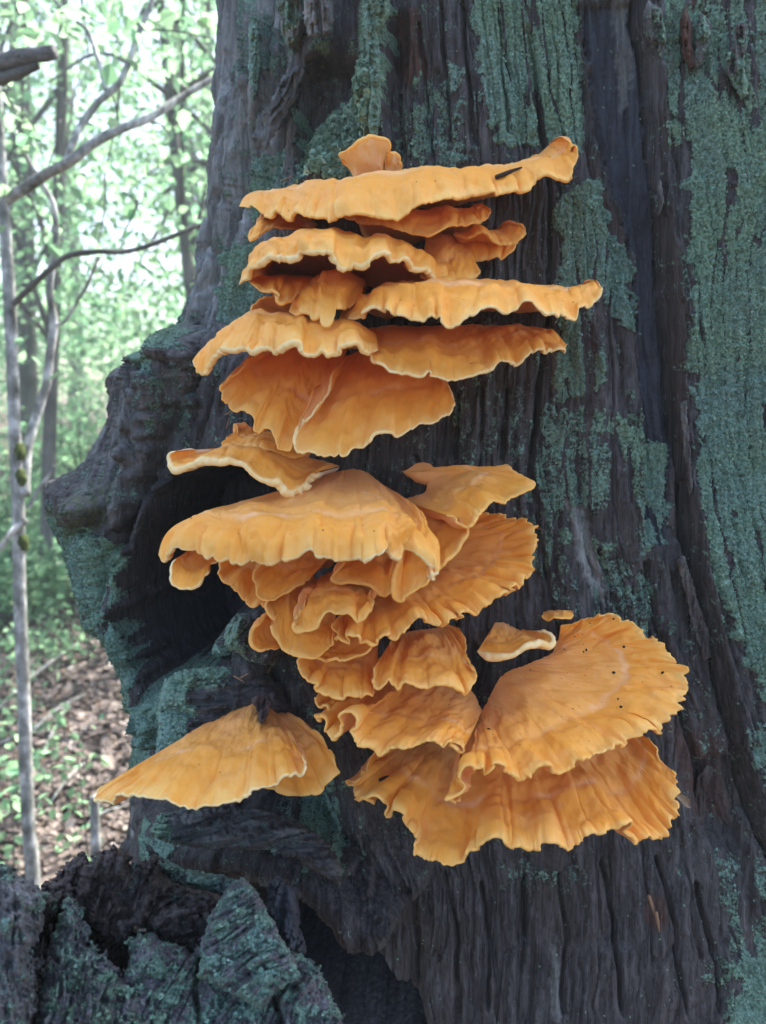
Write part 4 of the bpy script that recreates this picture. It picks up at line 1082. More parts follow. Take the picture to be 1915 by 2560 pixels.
def relief(name, poly, depth, thick, mat, tilt=(0, 0), edge=34, grain=90, gsc=12, rough=10, lichen=0.4, dark=0, red=0, pale=0, moss=0, amp=1.0, sp=3.2, seed=0, cracks=(), block=0.004, iso=0.004):
    P = np.asarray(poly, float)
    x0, y0 = P.min(0) - 4; x1, y1 = P.max(0) + 4
    gx, gy = np.meshgrid(np.arange(x0, x1, sp), np.arange(y0, y1, sp))
    s = sdf(gx, gy, P, 200) + rough * fbm(gx / 30, gy / 30, 3, seed) + 0.35 * rough * vn(gx / 7, gy / 7, seed + 2)
    ins = s > 0
    a = math.radians(grain)
    gu = gx * math.sin(a) + gy * math.cos(a); gv = gx * math.cos(a) - gy * math.sin(a)      # across / along the grain
    gu = gu + 10 * vn(gv / 90, gu / 60, seed + 4)
    h = thick * np.sqrt(np.clip(1 - (1 - np.clip(s / edge, 0, 1)) ** 2, 0, 1))
    k = sstep(0, 16, s)
    dsp = 0.010 * fbm(gu / (gsc * 4.5), gv / 300, 3, seed + 5) + 0.0060 * fbm(gu / gsc, gv / 150, 3, seed + 6) + 0.0022 * fbm(gx / 8, gy / 8, 3, seed + 8)
    dsp -= 0.008 * sstep(0.6, 0.97, 1 - np.abs(fbm(gu / (gsc * 2), gv / 240, 2, seed + 7)) * 3)
    dsp += 0.005 * (sstep(-0.03, 0.03, fbm(gu / (gsc * 2.6), gv / 200, 2, seed + 17)) - 0.5)
    cu = np.floor(gu / (gsc * 1.6) + 0.6 * vn(gu / 30, gv / 30, seed + 51)).astype(int); cv = np.floor(gv / (gsc * 4.2) + 0.8 * vn(gu / 25, gv / 40, seed + 52)).astype(int)
    dsp += block * TAB[(cu + seed) & 255, (cv + 2 * seed) & 255]
    dsp += iso * fbm(gx / 22, gy / 22, 4, seed + 60, 0.6)
    li = (lichen(gx, gy) if callable(lichen) else lichen) + 0.42 * fbm(gx / 36, gy / 36, 4, seed + 9, 0.6)
    lm = sstep(0.42, 0.62, li)
    dsp += lm * (0.003 + 0.004 * (1 - np.abs(fbm(gx / 10, gy / 10, 2, seed + 10)) * 2))
    for c in cracks:
        d, _, t = pdist(gx, gy, c, False, 60)
        dsp -= 0.028 * np.exp(-(d / 7) ** 2) * sstep(0, 0.1, t) * sstep(0, 0.1, 1 - t)
    cx, cy = P.mean(0)
    dd = depth + tilt[0] * (gx - cx) / 1000 + tilt[1] * (gy - cy) / 1000
    if lm[ins].sum() > 400:
        w_ = (lm * np.clip(li - 0.3, 0, 1) * (s > 5))[ins]
        kf = np.random.default_rng(seed).choice(len(w_), int(min(1500, w_.sum() * 0.16)), p=w_ / w_.sum())
        FL.append(pix(gx[ins][kf], gy[ins][kf], (dd - h - amp * dsp * k)[ins][kf]))
    idx = -np.ones(gx.shape, int); idx[ins] = np.arange(ins.sum())
    n = ins.sum()
    Fp = pix(gx[ins], gy[ins], (dd - h - amp * dsp * k)[ins])
    Bp = pix(gx[ins], gy[ins], (dd + 0.9 * h + 0.004)[ins])
    q = np.stack([idx[:-1, :-1], idx[1:, :-1], idx[1:, 1:], idx[:-1, 1:]], -1).reshape(-1, 4)
    q = q[(q >= 0).all(1)]
    e = np.concatenate([q[:, [0, 1]], q[:, [1, 2]], q[:, [2, 3]], q[:, [3, 0]]])
    key = np.sort(e, 1); key = key[:, 0] * (n + 1) + key[:, 1]
    _, first, cnt = np.unique(key, return_index=True, return_counts=True)
    be = e[first[cnt == 1]]
    side = np.stack([be[:, 1], be[:, 0], be[:, 0] + n, be[:, 1] + n], -1)
    V = np.vstack([Fp, Bp])
    F = np.vstack([q, q[:, ::-1] + n, side])
    r2 = lambda a_: np.tile(np.asarray(a_)[ins] if np.ndim(a_) else np.full(n, a_), 2)
    return mk(name, V, F, mat, tree, True, dict(lichen=r2(li), dark=r2(dark + 0 * gx), red=r2(red + 0 * gx), pale=r2(np.clip(pale * (0.6 + fbm(gu / 20, gv / 120, 3, seed + 40)), 0, 1) if pale else 0 * gx), moss=r2(moss + 0 * gx)), base=base)


relief('broken_slab', K((258, 2320), (262, 2120), (270, 2035), (300, 2008), (360, 2025), (412, 2052), (450, 2040), (482, 2010), (520, 1980), (560, 2010), (600, 2040), (645, 2045), (672, 2075), (715, 2140), (770, 2230), (800, 2320)),
       0.985, 0.045, M['slab'], (0.05, -0.30), 46, 62, 13, 18, 0.50, seed=301, iso=0.010, cracks=[K((440, 2060), (420, 2130), (430, 2220)), K((560, 2080), (600, 2180), (620, 2260))])
relief('broken_slab', K((425, 2110), (440, 2010), (470, 1945), (505, 1898), (530, 1890), (556, 1925), (590, 1985), (640, 2070), (650, 2110), (560, 2180)), 0.955, 0.026, M['slab'], (-0.05, -0.22), 30, 35, 11, 7, 0.50, seed=311, pale=0.15)
relief('broken_slab', K((60, 2320), (82, 2130), (112, 2030), (128, 1960), (150, 1935), (176, 1965), (196, 2040), (232, 2060), (262, 2100), (300, 2130), (330, 2220), (340, 2320)), 0.965, 0.055, M['slab'], (0.0, -0.2), 60, 78, 13, 18, 0.46, seed=321, iso=0.012, block=0.008)
relief('root_column', K((-120, 2320), (-120, 1830), (-40, 1845), (10, 1868), (60, 1895), (108, 1930), (92, 1990), (72, 2080), (78, 2180), (60, 2320)), 0.93, 0.08, M['slab'], (0.1, -0.1), 80, 96, 14, 16, 0.34, seed=331, pale=0.2, iso=0.01)
relief('rot_and_backing', K((70, 1990), (95, 1900), (125, 1885), (150, 1862), (178, 1828), (205, 1850), (222, 1842), (245, 1826), (282, 1830), (286, 1868), (330, 1850), (352, 1905), (330, 1990), (250, 2040), (180, 1990)), 1.06, 0.05, M['wood'], (0, -0.2), 34, 70, 14, 18, 0.16, red=0.35, pale=0.10, amp=1.2, seed=341, block=0.014, iso=0.012)
relief('rot_and_backing', K((275, 1975), (300, 1925), (380, 1915), (470, 1938), (560, 1950), (600, 2010), (540, 2060), (440, 2070), (340, 2040)), 1.07, 0.06, M['wood'], (0, -0.2), 40, 25, 14, 18, 0.24, red=0.25, pale=0.10, amp=1.2, seed=351, block=0.012, iso=0.012)
relief('rot_and_backing', K((-30, 2330), (0, 2030), (60, 1930), (200, 1945), (300, 2010), (420, 2060), (520, 2120), (560, 2330)), 1.10, 0.03, M['wood'], (0, -0.2), 30, 60, 14, 12, 0.12, red=0.1, amp=1.0, seed=356, block=0.014, iso=0.02)  # dark backing sheet added to fill the gaps between the slabs
relief('log_stub', K((336, 1640), (338, 1560), (344, 1500), (352, 1466), (380, 1450), (440, 1440), (520, 1436), (575, 1446), (610, 1480), (650, 1560), (640, 1640), (500, 1680)), min(tdepth(450, 1760), tdepth(560, 1720), 1.24) - 0.03, 0.05, M['wood_h'], (0.05, -0.35), 44, 8, 12, 7, lambda x, y: 0.20 + 0.75 * sstep(500, 440, x) + 0.5 * sstep(1740, 1700, y) * sstep(620, 520, x), seed=358, block=0.006)
relief('mossy_lump', K((482, 1395), (486, 1355), (510, 1325), (560, 1315), (600, 1340), (620, 1400), (590, 1440), (530, 1430)), min(tdepth(620, 1600), 1.26) - 0.02, 0.05, M['wood'], (0, -0.2), 40, 60, 10, 9, lambda x, y: 0.35 + 0.4 * sstep(640, 570, x), seed=359, iso=0.014)
relief('blue_chunk', K((566, 1985), (580, 1900), (598, 1885), (618, 1905), (640, 1915), (648, 1970), (662, 2060), (630, 2075), (600, 2020)), 1.03, 0.035, M['wood'], (0, -0.1), 26, 75, 10, 8, 0.05, dark=0.9, pale=0.12, amp=1.5, seed=361)
relief('curled_root', K((303, 1812), (322, 1818), (345, 1850), (400, 1872), (470, 1888), (530, 1900), (565, 1930), (548, 1962), (470, 1935), (390, 1915), (335, 1885)), 1.09, 0.028, M['wood'], (0, -0.1), 24, 20, 10, 6, 0.52, seed=371)
relief('root_arm', K((322, 1800), (340, 1752), (400, 1742), (480, 1740), (570, 1748), (650, 1772), (712, 1822), (745, 1880), (735, 1915), (690, 1890), (640, 1858), (560, 1836), (460, 1838), (360, 1826)),
       min(tdepth(520, 2070), tdepth(650, 2080), 1.2) - 0.015, 0.04, M['wood_h'], (0.02, -0.3), 40, 12, 11, 8, lambda x, y: 0.22 + 0.45 * sstep(470, 400, x), pale=0.42, seed=376, iso=0.01, amp=1.3)
relief('splintered_slat', K((590, -80), (655, -80), (662, 60), (645, 98), (622, 108), (604, 72)), tdepth(720, 60) - 0.045, 0.020, M['slab'], (0, 0.25), 22, 92, 9, 5, 0.45, pale=0.8, seed=381)
relief('splintered_slat', K((652, -80), (716, -80), (727, 40), (720, 76), (692, 84), (668, 80), (655, 50)), tdepth(800, 30) - 0.055, 0.020, M['slab'], (0, 0.25), 20, 95, 9, 5, 0.34, pale=1.0, seed=391)
relief('splintered_slat', K((783, -80), (836, -80), (844, 28), (830, 62), (818, 74), (826, 130), (822, 230), (818, 300), (796, 300), (790, 120), (782, 40)), tdepth(940, 100) - 0.03, 0.018, M['slab'], (0, 0.12), 18, 90, 8, 5, 0.85, seed=401)
relief('splintered_slat', K((536, 60), (560, 40), (566, 120), (556, 200), (545, 230), (536, 160)), tdepth(640, 150) - 0.02, 0.014, M['slab'], (0, 0.1), 14, 85, 8, 4, 0.7, seed=406)
relief('splintered_slat', K((600, 175), (640, 140), (660, 150), (640, 215), (612, 262), (590, 300), (572, 330), (580, 250)), tdepth(710, 250) - 0.03, 0.014, M['wood'], (0.1, 0.1), 14, 62, 8, 5, 0.12, pale=0.4, amp=1.3, seed=411)
relief('bark_scrap', [(626, 1748), (640, 1734), (672, 1738), (684, 1760), (670, 1788), (657, 1822), (646, 1812), (640, 1780)], 1.115, 0.020, M['wood'], (0, -0.6), 14, 80, 7, 6, 0.0, red=0.35, amp=1.6, seed=415, sp=2.4)
for kk, (pl_, li_, pa_, rd_) in enumerate([([(1605, 40), (1622, 0), (1655, 20), (1668, 95), (1655, 150), (1632, 122), (1612, 95)], 0.45, 0.6, 0), ([(1735, 175), (1738, 70), (1752, 30), (1782, 60), (1775, 110), (1752, 165)], 0.5, 0.3, 0),
                                           ([(1812, 160), (1842, 55), (1868, 60), (1862, 150), (1872, 238), (1852, 250), (1828, 212)], 0.5, 0.4, 0), ([(1695, 60), (1712, 10), (1730, 60), (1738, 160), (1724, 180), (1706, 140)], 0.1, 0.0, 0.8),
                                           ([(1640, 470), (1652, 440), (1664, 500), (1652, 540), (1638, 545), (1642, 505)], 0.05, 0.5, 0), ([(1700, 1010), (1716, 1000), (1728, 1120), (1736, 1220), (1722, 1245), (1708, 1140)], 0.2, 0.35, 0.1),
                                           ([(1690, 1400), (1712, 1380), (1740, 1480), (1772, 1580), (1780, 1640), (1760, 1660), (1728, 1560)], 0.15, 0.15, 0.2),
                                           ([(1738, 2090), (1730, 2000), (1742, 1945), (1768, 1912), (1786, 1924), (1768, 1975), (1762, 2040), (1754, 2105)], 0.0, 0.35, 0.3)]):
    px_, py_ = np.mean(pl_, 0)
    relief('bark_flap', pl_, tdepth(px_, py_) - 0.016, 0.008, M['wood'], (0.0, 0.12), 10, 88, 7, 4, li_, pale=pa_, red=rd_, seed=420 + kk * 7, sp=2.6)


FP = np.vstack(FL)
V, Fc, tn = flakes(FP, np.tile([0.0, -0.85, 0.5], (len(FP), 1)), rng.uniform(0.0012, 0.0034, len(FP)), np.clip(rng.normal(0.45, 0.2, len(FP)), 0, 0.85))
lo_ = mk('lichen_flakes', V, Fc, M['lichen'], tree, True, dict(tone=tn), base=base)
lo_['kind'] = 'stuff'

# ------------------------------------------------------------------ small things on and around the fungi
def cap_at(key, x, y):
    P, n, em, b = CAPS[key]
    qx, qy, qd = proj(P)
    c = np.hypot(qx - x, qy - y) + (qd - qd.min()) * 6
    k = np.unravel_index(np.argmin(c), c.shape)
    return P[k], n[k]


def beads(items):
    """flattened little pellets: (point, normal, radius)"""
    Vs, Fs, o = [], [], 0
    ang = np.linspace(0, 2 * np.pi, 6, endpoint=False)
    r = np.random.default_rng(3)
    for p, n, rad in items:
        a = np.cross(n, r.normal(0, 1, 3)); a /= np.linalg.norm(a); b = np.cross(n, a)
        ell = 0.6 + 0.8 * r.random()
        ring = p + rad * (np.cos(ang)[:, None] * a * ell + np.sin(ang)[:, None] * b) + n * rad * 0.15
        ring0 = ring - n * rad * 0.5
        V = np.vstack([ring0, ring, p + n * rad * 0.7])
        i_ = np.arange(6); j_ = (i_ + 1) % 6
        Fs.append(np.vstack([np.stack([i_, j_, 6 + j_], -1), np.stack([i_, 6 + j_, 6 + i_], -1), np.stack([6 + i_, 6 + j_, np.full(6, 12)], -1)]) + o)
        Vs.append(V); o += 13
    return np.vstack(Vs), np.vstack(Fs)


def specks(key, n, pts=(), vr=(0.15, 0.95)):
    P, nn, em, b = CAPS[key]
    it = []
    for _ in range(n):
        a = rng.integers(4, P.shape[0] - 4); c = rng.integers(int(vr[0] * P.shape[1]), int(vr[1] * P.shape[1]))
        it.append((P[a, c], nn[a, c], rng.uniform(0.0004, 0.0010)))
    for x, y, r in pts:
        p, m = cap_at(key, x, y)
        it.append((p, m, r * 0.00055))
    V, F = beads(it)
    o = mk('debris_specks', V, F, M['speck'], em, True, base=b)
    o['kind'] = 'stuff'


specks('bigfan', 70, [(1560, 1615, 4), (1536, 1680, 5), (1657, 1681, 4), (1555, 1769, 5), (1545, 1748, 2.5), (1476, 1558, 2), (1467, 1625, 3), (1460, 1630, 2.5), (1437, 1592, 2.5), (1325, 1673, 3), (1412, 1623, 2), (1533, 1549, 3), (1432, 1773, 2), (1222, 1822, 5)], (0.2, 0.9))
specks('third', 26); specks('lefttri', 18); specks('bottom', 26); specks('top', 24); specks('centre', 16); specks('flat', 14); specks('fourthr', 10)


def stick(name, p, q, r, mat, label, cat, group=None, bend=0.0):
    p = np.asarray(p); q = np.asarray(q)
    m = (p + q) / 2 + np.array([0, 0, bend])
    V, F = tube([p, m, q], [r, r * 0.9, r * 0.35], 7, 0.25, 3, 8)
    o = mk(name, V, F, mat, None, True, base=p)
    return tag(o, label, cat, group)


p, n = cap_at('top', 1238, 448); q, n2 = cap_at('top', 1302, 424)
stick('wood_sliver', p + n * 0.003, q + n2 * 0.003, 0.0032, M['speck'], 'dark flat sliver of wood lying on the topmost orange shelf', 'wood sliver')
p, n = cap_at('bottom', 952, 1953); q, n2 = cap_at('bottom', 974, 1941)
stick('dark_beetle_husk', p + n * 0.002, q + n2 * 0.002, 0.0030, M['speck'], 'tiny dark husk resting on the lowest broad orange shelf', 'husk')
for kk, (a_, b_) in enumerate([((597, 1697), (622, 1683)), ((666, 1690), (678, 1665)), ((563, 1037), (586, 1024)), ((566, 1072), (573, 1046)), ((704, 452), (732, 440)), ((1336, 1318), (1364, 1327)), ((585, 1690), (612, 1706))]):
    pa = pix(*a_, tdepth(*a_) - 0.006); pb = pix(*b_, tdepth(*b_) - 0.016)
    stick('wood_splinter', pa, pb, 0.0016, M['splinter'], 'thin pale splinter lodged in the cracked trunk', 'splinter', 'splinters lodged in the trunk')
for a_, b_ in [((1622, 2238), (1637, 2288)), ((1640, 2280), (1648, 2330))]:
    pa = pix(*a_, tdepth(*a_) - 0.012); pb = pix(*b_, tdepth(*b_) - 0.004)
    stick('rusty_splinter', pa, pb, 0.0030, M['splinter'], 'rust coloured splinter sticking out of the trunk below the lowest shelf', 'splinter', 'rusty splinters below the lowest shelf')


def big_leaf(name, pts, mat, label, fold=0.012):
    """curled leaf: midrib polyline with two drooping halves, given as world points along the midrib"""
    Mr = catmull(pts, 14)
    t = np.linspace(0, 1, 14)
    w = 0.5 * np.sin(np.pi * np.clip(t, 0.02, 0.98)) ** 0.7
    L = np.linalg.norm(np.asarray(pts[-1]) - np.asarray(pts[0]))
    T = np.gradient(Mr, axis=0); T /= np.linalg.norm(T, axis=1)[:, None]
    sd = np.cross(T, [0, -1, 0.2]); sd /= np.linalg.norm(sd, axis=1)[:, None]
    fr = np.cross(sd, T)
    rows = []
    for c, f in ((-1, 1), (-0.6, 0.35), (0, 0), (0.6, 0.35), (1, 1)):
        rows.append(Mr + sd * (c * w * L * 0.42)[:, None] + fr * (f * fold * (0.7 + 0.5 * vn(t * 5, t * 0 + c, 8)))[:, None])
    V = np.stack(rows, 1)
    n = V.shape[0] * V.shape[1]
    back = V + fr[:, None] * 0.0008
    F = grid_faces(14, 5)
    Vv = np.vstack([V.reshape(-1, 3), back.reshape(-1, 3)])
    b = np.asarray(pts[0])
    return tag(mk(name, Vv, np.vstack([F, F[:, ::-1] + n]), mat, None, True, base=b), label, 'leaf')


big_leaf('dead_leaf', [pix(318, 2190, 1.035), pix(310, 2160, 1.02), pix(304, 2128, 1.03)], M['dead_leaf'], 'curled tan dead leaf caught in the rotten wood at the foot of the buttress')
big_leaf('dead_leaf', [pix(1690, 1985, 1.17), pix(1705, 1995, 1.165), pix(1722, 2012, 1.175)], M['dead_leaf'], 'grey brown dead leaf scrap beside the lowest broad shelf', 0.006)

# ------------------------------------------------------------------ woodland behind
def leaves(C, size, seed, flat=0.5, up=None):
    """folded diamond leaves; C centres, size lengths"""
    n = len(C)
    r = np.random.default_rng(seed)
    N = r.normal(0, 1, (n, 3)) * np.array([1, 1, 0.6]) + np.array([0, 0, flat * 2]); N /= np.linalg.norm(N, axis=1)[:, None]
    a = np.cross(N, r.normal(0, 1, (n, 3))); a /= np.linalg.norm(a, axis=1)[:, None]
    b = np.cross(N, a)
    s = size[:, None]
    w = 0.34
    base_ = C - a * s * 0.5; tip = C + a * s * 0.5 - N * s * 0.08
    l1 = C - a * s * 0.12 + b * s * w + N * s * 0.07; l2 = C + a * s * 0.2 + b * s * w * 0.8 + N * s * 0.05
    r1 = C - a * s * 0.12 - b * s * w + N * s * 0.07; r2 = C + a * s * 0.2 - b * s * w * 0.8 + N * s * 0.05
    V = np.stack([base_, l1, l2, tip, r2, r1], 1).reshape(-1, 3)
    o = (np.arange(n) * 6)[:, None]
    F = np.concatenate([np.array([[0, 3, 2, 1]]) + o, np.array([[0, 5, 4, 3]]) + o])
    return V, F, np.repeat(np.clip(r.normal(0.5, 0.25, n), 0, 1), 6)


def cloud(boxes, n, seed, clump=0.35, per=26):
    """leaf centres gathered in clumps inside ellipsoids (centre, radii, weight)"""
    r = np.random.default_rng(seed)
    w = np.array([b[2] for b in boxes], float); w /= w.sum()
    nc_ = max(1, n // per)
    k = r.choice(len(boxes), nc_, p=w)
    d = r.normal(0, 1, (nc_, 3)); d /= np.linalg.norm(d, axis=1)[:, None]
    rad = r.random(nc_) ** 0.45
    cc = np.array([boxes[i][0] for i in k]) + d * rad[:, None] * np.array([boxes[i][1] for i in k])
    c = np.repeat(cc, per, 0) + r.normal(0, 1, (nc_ * per, 3)) * np.array([clump, clump, clump * 0.42])
    return c, cc


def tree_thing(name, label, group, trunk_pts, radii, boxes, n, size, seed, mat='bark_dark', twigs=14, clump=0.35):
    b = np.array(trunk_pts[0], float)
    e = empty(name, b, label, 'tree', group)
    V, F = tube(trunk_pts, radii, 12, 0.12, seed)
    mk('trunk', V, F, M[mat], e, True, base=b)
    c, cc = cloud(boxes, n, seed, clump)
    r = np.random.default_rng(seed)
    T = catmull(trunk_pts, 30)
    for k in r.choice(len(cc), min(twigs, len(cc)), replace=False):
        s_ = T[r.integers(9, 29)]
        if np.linalg.norm(cc[k] - s_) > 5: continue
        m_ = s_ * 0.45 + cc[k] * 0.55 + np.array([0, 0, 0.25])
        V, F = tube([s_, m_, cc[k]], [radii[-1] * 0.8 + 0.01, 0.016, 0.006], 6, 0.1, seed, 10)
        mk('branch', V, F, M[mat], e, True, base=b)
    V, F, tn = leaves(c, r.uniform(0.75, 1.25, len(c)) * size, seed + 1)
    mk('crown', V, F, M['leaf'], e, False, dict(tone=tn), base=b)
    return e


def gp(x, y):
    return np.array([x, y, float(ground_z(np.array(x), np.array(y))) - 0.05])


def bg(px_, py_, d):
    return pix(px_, py_, d)


# grey sapling close by with its crossing branches
def sapling():
    d = 3.3
    path = [(96, 2420), (82, 2190), (68, 2000), (58, 1700), (50, 1500), (44, 1250), (34, 1000), (24, 750), (8, 500), (-10, 250), (-24, 0), (-60, -600), (-80, -1300)]
    pts = [bg(x, y, d) for x, y in path]
    b = pts[0]
    e = empty('sapling', b, 'slim grey sapling with mossy rings and crossing branches left of the dead trunk', 'tree')
    V, F = tube(pts, [0.029, 0.026, 0.025, 0.024, 0.022, 0.020, 0.016], 14, 0.10, 5, 90)
    tr = mk('trunk', V, F, M['bark'], e, True, base=b)
    for ya, yb, x in ((1110, 1150, 44), (1175, 1215, 48), (1340, 1375, 54)):
        V, F = tube([bg(x + 2, ya, d), bg(x + 4, (ya + yb) / 2, d - 0.004), bg(x + 6, yb, d)], [0.020, 0.0240, 0.019], 12, 0.35, x, 10)
        mk('moss_ring', V, F, M['moss'], tr, True, base=b)
    br = [([(17, 500), (103, 443), (172, 405), (240, 354), (309, 320), (378, 292), (447, 247), (515, 206), (640, 140)], [3.3, 3.25, 3.2, 3.2, 3.25, 3.3, 3.4, 3.5, 3.7], [0.024, 0.021, 0.017, 0.013, 0.008]),
          ([(165, 408), (185, 350), (206, 309), (247, 254), (296, 210), (323, 155), (344, 86), (378, 7), (400, -120)], [3.22, 3.25, 3.3, 3.3, 3.3, 3.3, 3.3, 3.3, 3.3], [0.015, 0.015, 0.012, 0.008]),
          ([(268, 228), (258, 192), (241, 137), (220, 79), (186, 48), (137, 0), (90, -80)], [3.3, 3.32, 3.35, 3.4, 3.4, 3.4, 3.4], [0.012, 0.010, 0.007]),
          ([(32, 762), (86, 708), (137, 663), (172, 639), (241, 629), (309, 629), (378, 612), (481, 570), (600, 520)], [3.3, 3.2, 3.15, 3.15, 3.15, 3.2, 3.25, 3.3, 3.4], [0.013, 0.012, 0.010, 0.007]),
          ([(62, 1240), (69, 1124), (98, 1016), (116, 961), (126, 871), (134, 802), (123, 719), (140, 600), (134, 515), (112, 471), (70, 400), (40, 330)], [3.3, 3.35, 3.4, 3.4, 3.4, 3.4, 3.4, 3.4, 3.4, 3.4, 3.4, 3.4], [0.022, 0.020, 0.017, 0.013, 0.009]),
          ([(140, 815), (165, 800), (192, 756), (220, 708), (247, 640)], [3.4, 3.38, 3.35, 3.3, 3.18], [0.007, 0.007, 0.006]),
          ([(72, 1270), (95, 1225), (120, 1190), (136, 1165)], [3.3, 3.3, 3.3, 3.3], [0.010, 0.008, 0.005]),
          ([(66, 1300), (30, 1330), (0, 1370), (-60, 1420)], [3.3, 3.25, 3.2, 3.2], [0.014, 0.013, 0.012])]
    for kk, (pp_, dd_, rr) in enumerate(br):
        V, F = tube([bg(x, y, z) for (x, y), z in zip(pp_, dd_)], rr, 10, 0.16, 9 + kk, len(pp_) * 7)
        mk('branch', V, F, M['bark'] if kk not in (3,) else M['bark_dark'], e, True, base=b)
    tw = [((258, 192), (300, 330)), ((300, 210), (262, 430)), ((262, 430), (245, 620)), ((55, 270), (110, 405)), ((70, 480), (115, 640)), ((344, 72), (535, 98)), ((60, 270), (20, 400)), ((150, 300), (118, 420)), ((310, 480), (350, 540)), ((345, 500), (300, 600)), ((130, 30), (260, 60)), ((420, 330), (360, 300))]
    for kk, (a_, b_) in enumerate(tw):
        z = 3.35 + 0.1 * (kk % 3)
        m_ = ((a_[0] + b_[0]) / 2 + 8, (a_[1] + b_[1]) / 2 - 6)
        V, F = tube([bg(*a_, z), bg(*m_, z), bg(*b_, z + 0.05)], [0.0055, 0.004, 0.0025], 6, 0.1, kk, 10)
        mk('twig', V, F, M['bark_dark'], e, True, base=b)
    r = np.random.default_rng(12)
    C = []
    for x, y, sx, sy, n_ in ((60, 60, 70, 40, 34), (420, 60, 60, 60, 30), (330, 170, 50, 40, 14), (20, 260, 30, 30, 10), (250, 210, 40, 30, 8), (200, 30, 90, 30, 26), (60, 330, 60, 60, 14), (270, 400, 60, 70, 9), (100, 540, 60, 60, 9), (380, 480, 60, 90, 10), (60, 880, 80, 60, 6), (230, 560, 100, 60, 12), (440, 200, 40, 60, 10)):
        for _ in range(n_):
            C.append(bg(x + r.normal() * sx, y + r.normal() * sy, r.uniform(3.0, 4.2)))
    C.append(bg(130, 940, 3.35))
    C = np.array(C)
    V, F, tn = leaves(C, r.uniform(0.055, 0.095, len(C)), 4, 0.2)
    mk('crown', V, F, M['leaf'], e, False, dict(tone=tn), base=b)


sapling()

# weathered snag whose broken limb juts into view
sb = bg(-420, 2300, 2.7); sb[2] = gp(sb[0], sb[1])[2]
sn = empty('dead_snag', sb, 'weathered grey snag limb with a broken end and dark underside among the leaves', 'dead tree')
V, F = tube([sb, bg(-400, 1400, 2.7), bg(-390, 500, 2.7), bg(-400, -300, 2.7)], [0.10, 0.09, 0.08, 0.06], 14, 0.15, 3)
mk('trunk', V, F, M['bark_dark'], sn, True, base=sb)
V, F = tube([bg(-400, 250, 2.7), bg(-200, 205, 2.6), bg(0, 158, 2.5), bg(70, 142, 2.45), bg(136, 130, 2.42)], [0.050, 0.042, 0.036, 0.032, 0.020], 16, 0.30, 8, 60)
lim = mk('broken_limb', V, F, M['wood_h'], sn, True, dict(lichen=np.full(len(V), 0.25), dark=np.zeros(len(V)), red=np.zeros(len(V)), pale=np.full(len(V), 0.35), moss=np.zeros(len(V))), base=sb)
V, F = tube([bg(0, 200, 2.5), bg(50, 182, 2.47), bg(95, 164, 2.44)], [0.018, 0.016, 0.010], 10, 0.3, 4, 20)
mk('dark_underside', V, F, M['bark_dark'], lim, True, base=sb)  # separate dark tube standing in for the limb's dark underside

# woodland trees, kept thin enough that sky shows through
TG = 'leafy trees in the blurred woodland'
TL = 'slender leafy tree in the sunlit woodland beyond the sapling'


def wt(x, y, h, r, lean, boxes, n, size, seed, name='woodland_tree', label=TL, group=TG, **kw):
    b = gp(x, y)
    tp = [b, b + [lean[0] * 0.3, lean[1] * 0.3, h * 0.3], b + [lean[0] * 0.7, lean[1] * 0.7, h * 0.65], b + [lean[0], lean[1], h]]
    bx = [(b + np.array(c), np.array(rr), w_) for c, rr, w_ in boxes]
    tree_thing(name, label, group, tp, [r * 1.25, r, r * 0.8, r * 0.4], bx, n, size, seed, **kw)


wt(-1.35, 6.6, 6.5, 0.05, (-0.5, 0.2), [((-0.3, 0, 3.6), (1.5, 1.3, 1.1), 1), ((0.1, 0.4, 5.0), (1.5, 1.3, 1.0), 1)], 1500, 0.085, 501)
wt(-3.3, 7.5, 7.5, 0.06, (0.5, 0.3), [((0.2, 0, 3.2), (1.4, 1.4, 1.1), 1), ((0.4, 0.2, 5.3), (1.6, 1.4, 1.2), 1.2)], 1700, 0.085, 502)
wt(-2.55, 9.6, 9.0, 0.11, (1.3, 0.3), [((0.2, 0, 3.4), (2.0, 1.6, 1.1), 1.2), ((0.8, 0, 5.8), (2.0, 1.6, 1.5), 1), ((0.9, 0, 8.0), (2.2, 1.8, 1.5), 1)], 2700, 0.095, 503, label='dark trunked leaning tree seen between the dead trunk and the sapling', group=None)
wt(-5.2, 11.5, 10, 0.13, (0.2, 0.5), [((0.3, 0, 3.0), (2.3, 1.8, 1.4), 1.2), ((0.3, 0, 6.0), (2.4, 1.8, 1.7), 1), ((0.2, 0, 8.8), (2.3, 2.0, 1.7), 1)], 3400, 0.10, 504)
wt(-3.3, 14.5, 12, 0.16, (-0.4, 0.2), [((0.0, 0, 2.6), (2.8, 2.0, 1.3), 1.3), ((0, 0, 5.6), (2.8, 2.2, 1.8), 1), ((0, 0, 9.5), (3.0, 2.2, 2.4), 1)], 4600, 0.11, 505)
wt(-7.8, 17, 13, 0.18, (0.6, 0), [((0.0, 0, 2.6), (3.2, 2.2, 1.6), 1.3), ((0, 0, 6.4), (3.2, 2.4, 2.4), 1), ((0, 0, 10.8), (3.2, 2.4, 2.6), 1)], 5200, 0.12, 506)
wt(-4.6, 21, 15, 0.2, (0.3, 0), [((0.0, 0, 2.6), (3.6, 2.4, 1.7), 1.5), ((0, 0, 6.6), (3.8, 2.4, 2.4), 1), ((0, 0, 12), (3.8, 2.6, 3.4), 1)], 6000, 0.14, 507)
wt(-10.0, 26, 17, 0.24, (0.3, 0), [((0.0, 0, 3.0), (4.2, 2.4, 2.2), 1.5), ((0, 0, 8.0), (4.4, 2.4, 3.0), 1), ((0, 0, 14), (4.4, 2.6, 3.6), 1)], 6000, 0.16, 508)
